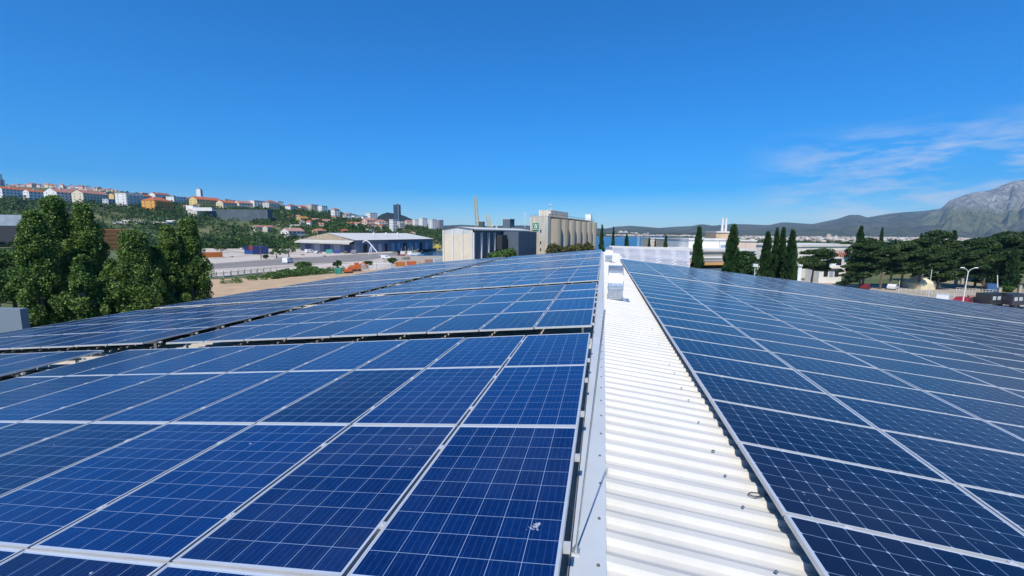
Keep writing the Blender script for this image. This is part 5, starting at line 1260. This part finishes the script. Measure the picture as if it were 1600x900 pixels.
# ------------------------------------------------------------ vegetation
def cluster_template(nq, g, size=.42):
    c = g.normal(size=(nq, 3)); c /= np.linalg.norm(c, axis=1)[:, None]; c *= g.uniform(.62, 1.0, nq)[:, None]; c[:, 2] = c[:, 2] * .85
    return leafquads(c, size, up=.3, g=g)
TMPL = [cluster_template(46, rng) for _ in range(8)]
def core_ico():
    bm = bmesh.new(); bmesh.ops.create_icosphere(bm, subdivisions=1, radius=.74)
    v = np.array([x.co[:] for x in bm.verts]); f = np.array([[q.index for q in p.verts] for p in bm.faces]); bm.free()
    return v, np.concatenate([f, f[:, 2:3]], 1)
def shrubs(name, pts, m, lb, cat='shrubs', kind='stuff'):
    vs_, fs_ = [], []; k = 0
    for (x, y, z, r, h_) in pts:
        v, f = TMPL[rng.integers(8)]; a = rng.uniform(0, 6.28); ca, sa = math.cos(a), math.sin(a)
        R = np.array([[ca, -sa, 0], [sa, ca, 0], [0, 0, 1]])
        w_ = (v @ R.T) * (r, r, h_) + (x, y, z + h_ * .7); vs_.append(w_); fs_.append(f + k); k += len(w_)
    o = addobj(name, npmesh(name, np.concatenate(vs_), np.concatenate(fs_), m)); 
    return tag(o, lb, cat, kind=kind)
pts = []
rs = random.Random(5)
for i in range(15000):
    a = rs.uniform(-59, -8); r = math.sqrt(rs.uniform(350 ** 2, 1050 ** 2)); px = 800 + F * math.tan(R_(a)); D = r * math.cos(R_(a))
    t = (D - 350) / 600
    if D < 355 or px > 705: continue
    dens = mnoise.noise(Vector((px * .011, D * .014, .5))) * .9 + .62
    if rs.random() > dens: continue
    z = terr(px, D)
    if z < .5 and px > 560: continue
    c = at(px, 365, D); s = rs.uniform(1.8, 4.2) * (1 + .4 * (rs.random() < .15)); pts.append((c.x, c.y, z - .6, s * 1.15, s * .95))
shrubs('hillside_shrubs', pts, FSHR, 'dark green scrub and bushes covering the hillside below the houses', 'scrub')
pts = []
for px in np.arange(300, 445, 2.1):      # band of bushes at the foot of the slope
    for q in range(3):
        D = rs.uniform(345, 375); c = at(px + rs.uniform(-1.5, 1.5), 365, D); s = rs.uniform(2.2, 4.5); pts.append((c.x, c.y, terr(px, D) - .5, s, s * 1.1))
for px in np.arange(-40, 300, 3.2):
    D = rs.uniform(335, 360); c = at(px, 365, D); s = rs.uniform(2.5, 5.5); pts.append((c.x, c.y, -.4, s, s * 1.1))
shrubs('foot_of_slope_bushes', pts, FSHR, 'dense dark bushes in a band at the foot of the hillside', 'bushes')
# far off wood on the plain
pts = []
for i in range(2600):
    px = rs.uniform(1040, 1900); D = rs.uniform(380, 2300); c = at(px, 365, D); s = rs.uniform(2.5, 4.5); pts.append((c.x, c.y, -.5, s, s * .9))
shrubs('plain_trees', pts, FSHR, 'dark belt of distant trees on the plain before the town', 'trees')
# low weeds and grass
pts = []
for i in range(420):
    t = rs.random(); px = 350 + t * 185 + rs.uniform(-4, 4); yy = itab(px, [(350, 444), (400, 437), (430, 434), (480, 428), (540, 423)]) + rs.uniform(-4, 2)
    if px < 415 and rs.random() < .75: continue
    c = gnd(px, yy); s = rs.uniform(.35, .9) * (1.6 if px > 420 and px < 500 else 1); pts.append((c.x, c.y, -.1, s, s))
shrubs('weeds', pts, FBRI, 'bright green weeds growing along the edge of the sandy strip', 'weeds')
pts = []
for i in range(300):
    px = rs.uniform(858, 928); D = itab(px, [(858, 150), (928, 205)]) - rs.uniform(1, 8); c = at(px, 365, D); s = rs.uniform(1.0, 2.1)
    top = itab(px, [(858, 384), (866, 379), (872, 384), (885, 386), (895, 381), (905, 381), (912, 383), (918, 377), (926, 384)]); zt = at(px, top, D).z
    pts.append((c.x, c.y, rs.uniform(zt - 7, zt - s * 1.4), s, s))
shrubs('silo_bushes', pts, foliage('olive_leaves', (.03, .04, .012), (.08, .085, .025), (.14, .13, .04), .3), 'yellowish green bushes along the foot of the silos', 'bushes')
pts = []
for i in range(160):
    px = rs.uniform(764, 812); D = itab(px, [(764, 118), (812, 145)]) - rs.uniform(1, 5); c = at(px, 365, D); s = rs.uniform(.9, 1.7)
    top = itab(px, [(762, 396), (775, 392), (790, 389), (802, 385), (812, 392)]); zt = at(px, top, D).z; pts.append((c.x, c.y, rs.uniform(zt - 5, zt - s * 1.4), s, s))
shrubs('hall_bushes', pts, FBRI, 'fresh green bushes in front of the slate annex of the grain hall', 'bushes')

def ground_z(px, D): return max(0, terr(px, D))
def trunk_mesh(h, r, n=5, lean=.4, limbs=6, g=random):
    b = MB(); pts = [Vector((0, 0, -.3))]; rr = [r]
    for k in range(1, n + 1):
        pts.append(Vector((g.uniform(-lean, lean) * k / n, g.uniform(-lean, lean) * k / n, h * k / n))); rr.append(r * (1 - .8 * k / n))
    b.path(pts, rr, 8)
    for k in range(limbs):
        t = g.uniform(.35, .85); i = int(t * n); p = pts[i].lerp(pts[i + 1], t * n - i) if i < n else pts[-1]
        a = g.uniform(0, 6.28); L = min(h * g.uniform(.10, .16), 1.8); q = p + Vector((math.cos(a) * L * .7, math.sin(a) * L * .7, L * .8)); b.path([p, (p + q) / 2 + Vector((0, 0, -.1)), q], [r * .4, r * .25, r * .1], 5)
    return b
def big_tree(px, ytop, D, wpx, lb, kind='poplar', seed=1, leaf=.165, nclump=150, lpc=310, ybot=None, mat_=None, group=None, name='poplar_tree'):
    g = np.random.default_rng(seed); g2 = random.Random(seed)
    c = at(px, 365, D); zt = at(px, ytop, D).z; h = zt; R0 = pw(wpx, D) / 2
    e = empty(name, (c.x, c.y, 0)); tag(e, lb, 'tree', group)
    trunk_mesh(h * .9, .32 if kind != 'bush' else .15, g=g2).build('trunk', MPOPB if kind == 'poplar' else MTRUNK, e)
    parts = []
    cen = []
    for k in range(nclump):
        t = g.uniform(.08, 1) ** .9
        if kind == 'poplar': rad = R0 * (math.sin(math.pi * min(1, (t * .80 + .19))) ** .7) * (1.05 - .42 * t) * (1 + .25 * math.sin(t * 17 + seed * 2))
        elif kind == 'round': rad = R0 * math.sin(math.pi * (t * .92 + .06)) ** .6
        else: rad = R0 * (1 - t * .6)
        a = g.uniform(0, 6.28); q = rad * (g.uniform(.25, 1) ** .5)
        lump = 1 + .22 * math.sin(3 * a + seed) * math.sin(t * 11 + seed)
        z = h * (.05 + .93 * t) if kind != 'round' else h * (.25 + .72 * t)
        cen.append((math.cos(a) * q * lump, math.sin(a) * q * lump, z))
    cs = R0 * (.27 if kind == 'poplar' else .3)
    for (x, y, z) in cen:
        n = int(lpc * g.uniform(.6, 1.3)); d = g.normal(size=(n, 3)); d /= np.linalg.norm(d, axis=1)[:, None]; d *= (g.uniform(.35, 1.05, n) ** .6)[:, None] * cs * g.uniform(.7, 1.25)
        d[:, 2] *= 1.25 if kind == 'poplar' else .85
        top = min(1.0, (h - z) / (cs * 1.2)); d[:, 2] = np.where(d[:, 2] > 0, d[:, 2] * max(.15, top), d[:, 2])
        parts.append(leafquads(d + (x, y, z), leaf, up=.35, asp=1.15, g=g))
    v, f = merge(parts)
    addobj('crown', npmesh('crown', v, f, mat_ or (FPOP if kind == 'poplar' else FSHR)), e)
    return e
gp = 'row of poplars beyond the left eave'
big_tree(88, 306, 46, 66, 'tallest poplar of the row, its top reaching the hillside houses', seed=2, nclump=230, group=gp)
big_tree(52, 328, 42, 64, 'leftmost poplar beside the grey-blue wall', seed=3, nclump=210, group=gp)
big_tree(134, 317, 47, 64, 'broad poplar just right of the tallest one', seed=4, nclump=240, group=gp)
big_tree(122, 398, 39, 66, 'shorter poplar standing in front of the two tall ones', seed=11, nclump=130, group=gp)
big_tree(205, 360, 42, 80, 'lower bushy poplar in the middle of the row', seed=5, nclump=230, group=gp)
big_tree(172, 405, 43, 56, 'low leafy poplar filling the gap below the orange building', seed=31, nclump=120, group=gp)
big_tree(238, 385, 44, 54, 'low leafy poplar between the bushy one and the slender one', seed=32, nclump=140, group=gp)
big_tree(262, 352, 45, 52, 'slender poplar left of the last one', seed=6, nclump=170, group=gp)
big_tree(295, 340, 47, 60, 'rightmost poplar of the row, dark on its right side', seed=8, nclump=210, group=gp)
big_tree(8, 388, 70, 120, 'bright green tree behind the poplars at the left edge', 'round', seed=9, leaf=.34, mat_=FBRI, name='broadleaf_tree')
big_tree(1165, 391, 60, 50, 'round leafy tree right of the second large cypress', 'round', seed=12, leaf=.26, nclump=130, lpc=120, name='broadleaf_tree', mat_=foliage('round_tree_leaves', (.015, .045, .012), (.035, .08, .02), (.06, .12, .03), .6))
gy = 'small trees in the yard'
for (px, yt, yb, w_, lb, sd) in ((343, 383, 394.5, 14, 'small round tree beside the orange skip', 21), (430, 387, 404, 15, 'left of the two small trees right of the blue container stack', 22), (449, 378, 404, 22, 'taller of the two small trees right of the blue container stack', 23),
                                 (413, 398, 405, 8, 'tiny dark bush below the dark pole', 24), (473, 409, 422, 26, 'round green bush above the weeds', 25), (526, 407, 420, 12, 'dark round bush beside the green skip', 26), (612, 403, 412, 12, 'dark bush behind the white site cabin', 27), (573, 408, 414, 12, 'brownish bush behind the orange excavator', 28)):
    D = dep(gnd(px, yb)); big_tree(px, yt, D, w_, lb, 'round', seed=sd, leaf=.45, nclump=26, lpc=60, group=gy, name='small_tree', mat_=FBRI if sd in (22, 23, 25) else FSHR)

def cypress(px, ytop, D, wpx, lb, seed, dense=1.0, group='cypresses'):
    g = np.random.default_rng(seed); g2 = random.Random(seed); c = at(px, 365, D); h = at(px, ytop, D).z; R0 = pw(wpx, D) / 2 * 1.4
    e = empty('cypress_tree', (c.x, c.y, 0)); tag(e, lb, 'tree', group)
    b = MB(); b.tube((0, 0, -.2), (0, 0, h * .6), .22, .1, 8); b.build('trunk', MTRUNK, e)
    prof = lambda t: R0 * (min(1, (t + .03) / .18) ** .6) * (max(0, 1 - t) ** .62) * 1.12
    parts = [cyl_core([(h * (.04 + .94 * t), max(.02, prof(t) * .72)) for t in np.linspace(0, .97, 14)])]
    n = int(5200 * dense); t = g.uniform(0, 1, n) ** 1.05; a = g.uniform(0, 6.28, n)
    lump = 1 + .17 * np.sin(3 * a + t * 19 + seed) + .13 * np.sin(2 * a - t * 37 + seed) + .10 * np.sin(a + t * 61)
    rad = np.array([prof(x) for x in t]) * g.uniform(.68, 1.05, n) * lump
    cen = np.stack([np.cos(a) * rad, np.sin(a) * rad, h * (.03 + .97 * t)], 1)
    up = np.stack([np.cos(a) * .35, np.sin(a) * .35, np.ones(n)], 1); up /= np.linalg.norm(up, axis=1)[:, None]
    up += g.normal(0, .18, (n, 3)); side = np.cross(up, g.normal(size=(n, 3))); side /= np.linalg.norm(side, axis=1)[:, None]
    L = (R0 * .30 * g.uniform(.6, 1.3, n))[:, None]; w2 = L * .34
    v = np.stack([cen - side * w2, cen + up * L * .2 + side * w2 * 0 - up * L * .7, cen + side * w2, cen + up * L], 1).reshape(-1, 3)
    parts.append((v, np.arange(n * 4).reshape(n, 4)))
    v, f = merge(parts); addobj('crown', npmesh('crown', v, f, FCYP), e)
for i, a in enumerate([(940.5, 352, 95, 9, 'slim cypress touching the far end of the silos'), (958.5, 355, 100, 7, 'slim cypress at the end of the roof ridge, right of another slim one'), (979.5, 368, 100, 11, 'short bushy cypress before the bay'),
                       (1015, 372, 150, 6, 'small dark cypress left of the low beige building'), (1024.5, 373, 140, 4, 'tiny thin cypress against the low beige building'), (1041, 368, 100, 9, 'medium cypress standing alone before the low warehouse'),
                       (1092, 357, 62, 18, 'large cypress in front of the cream office block, left of two'), (1146, 355, 60, 25, 'largest cypress in front of the boiler house'), (1200, 365, 62, 19, 'left cypress of the dense group of four'),
                       (1214, 358, 66, 13, 'tallest cypress at the back of the group of four'), (1224, 357.5, 62, 15, 'third cypress of the group of four, bright edged'), (1239, 363, 58, 20, 'rightmost cypress of the group of four, beside the orange box'),
                       (1345, 355, 128, 13, 'tall pointed cypress left of the pine wood'), (1378, 355.5, 150, 7, 'thin cypress top poking above the pines'), (1491, 362, 140, 13, 'dark cypress in the middle of the pine wood'),
                       (1440, 366, 130, 9, 'short cypress hidden among the first pines'), (1564, 385, 112, 14, 'dark cypress near the right edge, behind the blue car'), (1590, 388, 108, 13, 'dark cypress at the right edge of the wood')]):
    cypress(*a, 40 + i, dense=.5 if a[3] < 12 else 1.2)
def pine(px, ytop, D, wpx, lb, seed, pads=20, hb=.42):
    g = np.random.default_rng(seed); g2 = random.Random(seed); c = at(px, 365, D); h = at(px, ytop, D).z; R0 = pw(wpx, D) / 2
    e = empty('pine_tree', (c.x, c.y, 0)); tag(e, lb, 'tree', 'pines at the right')
    b = MB(); lx, ly = g.uniform(-1, 1, 2); tp = [Vector((lx * t * t, ly * t * t, h * .93 * t - .2 * (t == 0))) for t in np.linspace(0, 1, 7)]; b.path(tp, [.3, .26, .23, .19, .15, .1, .05], 8)
    parts = []
    for k in range(pads):
        t = hb + (1 - hb) * (k + .5) / pads; a = g.uniform(0, 6.28); env = math.sin(math.pi * min(1, (t - hb) / (1 - hb) * .8 + .15)) ** .6
        q = R0 * env * g.uniform(.25, .78); x, y, z = math.cos(a) * q + lx * t * t, math.sin(a) * q + ly * t * t, h * t - .3
        pr = R0 * g.uniform(.3, .46); i = min(5, int(t * 6)); b.path([tp[i].lerp(tp[i + 1], .5), Vector((x, y, z - pr * .15))], [.09, .04], 5)
        n = 900; d = g.normal(size=(n, 3)); d /= np.linalg.norm(d, axis=1)[:, None]; d *= (g.uniform(0, 1, n) ** .4)[:, None]; d = d * (pr, pr, pr * .36)
        d[:, 2] += pr * .12 * np.sin(d[:, 0] * 3 / pr) ; d[:, 2] = np.maximum(d[:, 2], -pr * .18)
        parts.append(leafquads(d + (x, y, min(z, h - pr * .34)), min(.40, .22 * D / 80), up=.5, asp=1.2, g=g))
    b.build('trunk', MTRUNK, e); v, f = merge(parts); addobj('crown', npmesh('crown', v, f, FPINE), e)
PN = [(1275, 388, 62, 64, 'spreading umbrella pine with open layers left of the glazed pavilion', 14, .55), (1357, 372, 74, 56, 'broad dark pine right behind the tall pointed cypress', 20, .4), (1385, 383, 66, 62, 'pine with pale villa showing through its layers', 14, .5),
      (1418, 377, 76, 60, 'pine behind the cream tent', 20, .4), (1446, 372, 70, 58, 'full pine with two trunks near the pale pole', 22, .35), (1468, 360, 84, 62, 'highest rounded pine in the wood', 24, .35),
      (1400, 396, 58, 40, 'small layered pine above the parked cars', 10, .5), (1352, 402, 60, 36, 'low dark pine at the foot of the pointed cypress', 12, .3), (1506, 377, 92, 50, 'pine right behind the dark cypress', 20, .35),
      (1535, 372, 76, 66, 'wide pine above the blue car', 22, .35), (1562, 368, 90, 56, 'tall pine behind the wide one', 20, .35), (1592, 362, 82, 66, 'tall pine at the right edge of the photo', 24, .3), (1582, 390, 62, 50, 'lower pine at the right edge behind the wheelie bins', 16, .35),
      (1640, 365, 78, 70, 'pine just beyond the right edge', 20, .3), (1325, 378, 100, 40, 'distant pine peeping above the depot roof', 14, .4), (1330, 412, 66, 30, 'small dark pine beside the pavilion', 10, .25), (1520, 392, 68, 44, 'young pine behind the street lamp', 14, .3), (1548, 400, 66, 40, 'shaded young pine behind the blue car', 12, .25), (1476, 398, 72, 44, 'shaded pine left of the dark cypress', 14, .3)]
for i, (px, yt, D, w_, lb, pads, hb) in enumerate(PN): pine(px, yt, max(112, D * 1.5), w_, lb, 80 + i, pads + 6, max(hb - .04, (.20, .36, .28)[i % 3]))
pts = []
for i in range(700):
    px = rs.uniform(1330, 1900); D = rs.uniform(165, 230); c = at(px, 365, D); s = rs.uniform(1.2, 2.6); 
    if px < 1350: s *= .7
    pts.append((c.x, c.y, rs.uniform(-.5, 7.0 if px > 1365 else 1), s * 1.5, s * 1.4))
shrubs('pine_understorey', pts, FPINE, 'dark undergrowth and pine wood behind the nearest pines', 'wood')
big_tree(1581, 446, 108, 26, 'bright green bush on the verge near the dark bins', 'round', seed=66, leaf=.25, nclump=30, lpc=90, name='roadside_bush', mat_=FBRI)

# ---- street furniture and vehicles at the right
def zat(px, py, D): return at(px, py, D).z
D = 80; c = at(1519, 365, D); zt = zat(1512, 425, D)
e = empty('street_lamp', (c.x, c.y, 0)); tag(e, 'tall white double-arm street lamp leaning slightly beyond the right panels', 'street lamp')
tp = at(1513, 424, D) - Vector((c.x, c.y, 0)); rr = RH
b = MB(); b.tube((0, 0, 0), tp - rr * .0, .10, .065, 10); b.build('pole', paint((.78, .78, .76)), e)
for s, k in ((-1, 1.05), (1, 1.25)):
    b = MB(); pts = [tp + rr * (s * x) + Vector((0, 0, z)) for x, z in ((0, -.25), (.15, .1), (.45, .42), (.9 * k, .62))]; b.path(pts, [.05, .045, .04, .035], 8); ar = b.build('arm', paint((.78, .78, .76)), e)
    q = pts[-1]; b = MB(); b.add([q + rr * (s * x) + Vector((y * FH.x, y * FH.y, z)) for x, y, z in ((-.1, -.13, 0), (.55, -.16, .02), (.62, 0, .03), (.55, .16, .02), (-.1, .13, 0), (-.05, -.08, .13), (.45, -.09, .15), (.45, .09, .15), (-.05, .08, .13))],
                                       [(0, 1, 2, 3, 4)[::-1], (5, 6, 7, 8), (0, 1, 6, 5), (1, 2, 6), (2, 7, 6), (2, 3, 7), (3, 4, 8, 7), (4, 0, 5, 8)]); b.build('lamp_head', paint((.8, .8, .8)), ar)
for (px, yt, D, lb, r) in ((1463.5, 421, 90, 'pale thin pole between the pines and the street lamp', .07), (1415, 438, 92, 'short pale post below the layered pine', .05), (1573, 430, 105, 'leaning grey stump of a pole by the green bush', .12), (1184, 417, 50, 'small white lamp beside the round leafy tree', .06)):
    c = at(px, 365, D); b = MB(); h_ = zat(px, yt, D); b.tube((0, 0, 0), (.0 if px != 1573 else -.6, 0, h_), r, r * .7, 8)
    if px == 1184: b.box(-.25, .25, -.15, .15, h_, h_ + .35)
    o = b.build('post', paint((.7, .7, .66)), loc=(c.x, c.y, 0)); tag(o, lb, 'post')
for i, (px, yt, yb) in enumerate([(1493, 437, 445), (1502.5, 435.5, 444), (1548, 437, 444), (1560.5, 450, 460), (1592, 446, 459)]):
    p = gnd(px, yb); h_ = (yb - yt) * dep(p) / F; b = MB(); b.box(-.28, .28, -.28, .28, 0, h_); b.box(-.33, .33, -.33, .33, h_, h_ + .12)
    o = b.build('gate_pillar', MCONC, loc=p); tag(o, ['pale gate pillar left of the street lamp arms', 'pale gate pillar just right of its left twin', 'slim pillar above the blue car', 'pale pillar in front of the dark cypress', 'pale pillar near the right edge'][i], 'pillar', 'pale stone pillars')
# railings along the road
for i, (xa, ya, xb, yb, lb) in enumerate([(1494, 455, 1556, 459, 'low pale barrier beyond the tree shadows'), (1400, 455, 1500, 466, 'wire fence along the car park, left of the street lamp')]):
    p, q = gnd(xa, ya), gnd(xb, yb); b = MB(); n = 12; e = empty('fence', p); tag(e, lb, 'fence')
    b.tube((0, 0, .9), (q - p) + Vector((0, 0, .9)), .04, .04, 5); b.tube((0, 0, .5), (q - p) + Vector((0, 0, .5)), .03, .03, 5); b.build('rail', paint((.7, .68, .62)), e)
    for k in range(n + 1): b = MB(); b.tube((0, 0, 0), (0, 0, .95), .04, .04, 5); b.build('post', paint((.7, .68, .62)), e, loc=(q - p) * (k / n))
car(1547, 455, 1.1, (.05, .12, .28), 'blue car parked under the pines', van=True, s=1.0)
P2 = lambda px, D: Vector((V2(px, D).x, V2(px, D).y, 0))
car(0, 0, 1.0, (.75, .75, .76), 'white van behind the roof edge left of the street lamp', van=True, p=P2(1486, 88), name='parked_van', cat='van')
car(0, 0, .6, (.28, .02, .03), 'red car with pale rear window right of the street lamp', p=P2(1524, 86), s=1.25)
car(0, 0, 1.0, (.18, .02, .03), 'dark red car under the pines left of the tent', p=P2(1362, 112))
car(0, 0, .9, (.7, .7, .7), 'white car parked among the pine trunks', p=P2(1405, 112))
car(0, 0, .4, (.03, .035, .04), 'black truck with windows nearest the right edge', truck=True, p=P2(1572, 84), name='parked_truck', cat='truck')
car(0, 0, .4, (.03, .03, .04), 'second black truck cut off by the right edge', truck=True, p=P2(1606, 83), name='parked_truck', cat='truck')
D = 86; p = P2(1543, D); e = empty('carport', p, -math.atan2(p.x, p.y) + .1); tag(e, 'brown open carport with posts between the red car and black truck', 'carport')
zt = zat(1539, 463, D); b = MB(); b.box(-1.4, 1.4, -1.6, 1.6, zt - .15, zt); b.build('roof', paint((.35, .24, .16)), e)
for sx in (-1, 1):
    for sy in (-1, 1): b = MB(); b.box(sx * 1.3 - .08, sx * 1.3 + .08, sy * 1.5 - .08, sy * 1.5 + .08, 0, zt - .16); b.build('post', paint((.55, .5, .42)), e)
b = MB(); b.box(-1.3, 1.3, 1.3, 1.42, 0, zt - .16); b.build('back_panel', paint((.16, .09, .06)), e)
# long dark hedge wall below the verge
# seagull far up
c = at(1328, 258, 120); e = empty('seagull', c, .5); tag(e, 'tiny white seagull gliding before the thin clouds', 'bird')
b = MB(); b.v = []; 
for k in range(9):
    t = k / 8; r = .085 * math.sin(math.pi * (t * .9 + .05)) ** .8
    for q in range(8): b.v.append((-.22 + .44 * t, r * math.cos(q * math.pi / 4), r * math.sin(q * math.pi / 4)))
for k in range(8):
    for q in range(8): b.f.append((k * 8 + q, k * 8 + (q + 1) % 8, (k + 1) * 8 + (q + 1) % 8, (k + 1) * 8 + q))
for s in (-1, 1):
    k = len(b.v); b.v += [(-.06, s * .05, .03), (.09, s * .05, .03), (.06, s * .35, .12), (-.05, s * .35, .12), (-.1, s * .72, .03), (-.04, s * .72, .03), (-.06, s * .05, .015), (.09, s * .05, .015), (.06, s * .35, .105), (-.05, s * .35, .105)]
    b.f += [(k, k + 1, k + 2, k + 3), (k + 3, k + 2, k + 5, k + 4), (k + 6, k + 9, k + 8, k + 7)]
b.build('body', paint((.8, .8, .82)), e)

# ------------------------------------------------------------ haze
b = MB(); b.box(-9000, 9500, -900, 9500, -8.0, 1150.0)
hz_ = b.build('haze', None); tag(hz_, 'thin bluish air between the roof and the far mountains', 'haze', kind='stuff')
hm = bpy.data.materials.new('air'); hm.use_nodes = True; t = hm.node_tree; t.nodes.clear()
o = N(t, 'ShaderNodeOutputMaterial'); pv = N(t, 'ShaderNodeVolumePrincipled')
pv.inputs['Color'].default_value = (0.42, 0.68, 1.0, 1); pv.inputs['Density'].default_value = 0.00006; pv.inputs['Anisotropy'].default_value = 0.0
t.links.new(pv.outputs[0], o.inputs['Volume']); hz_.data.materials.append(hm)
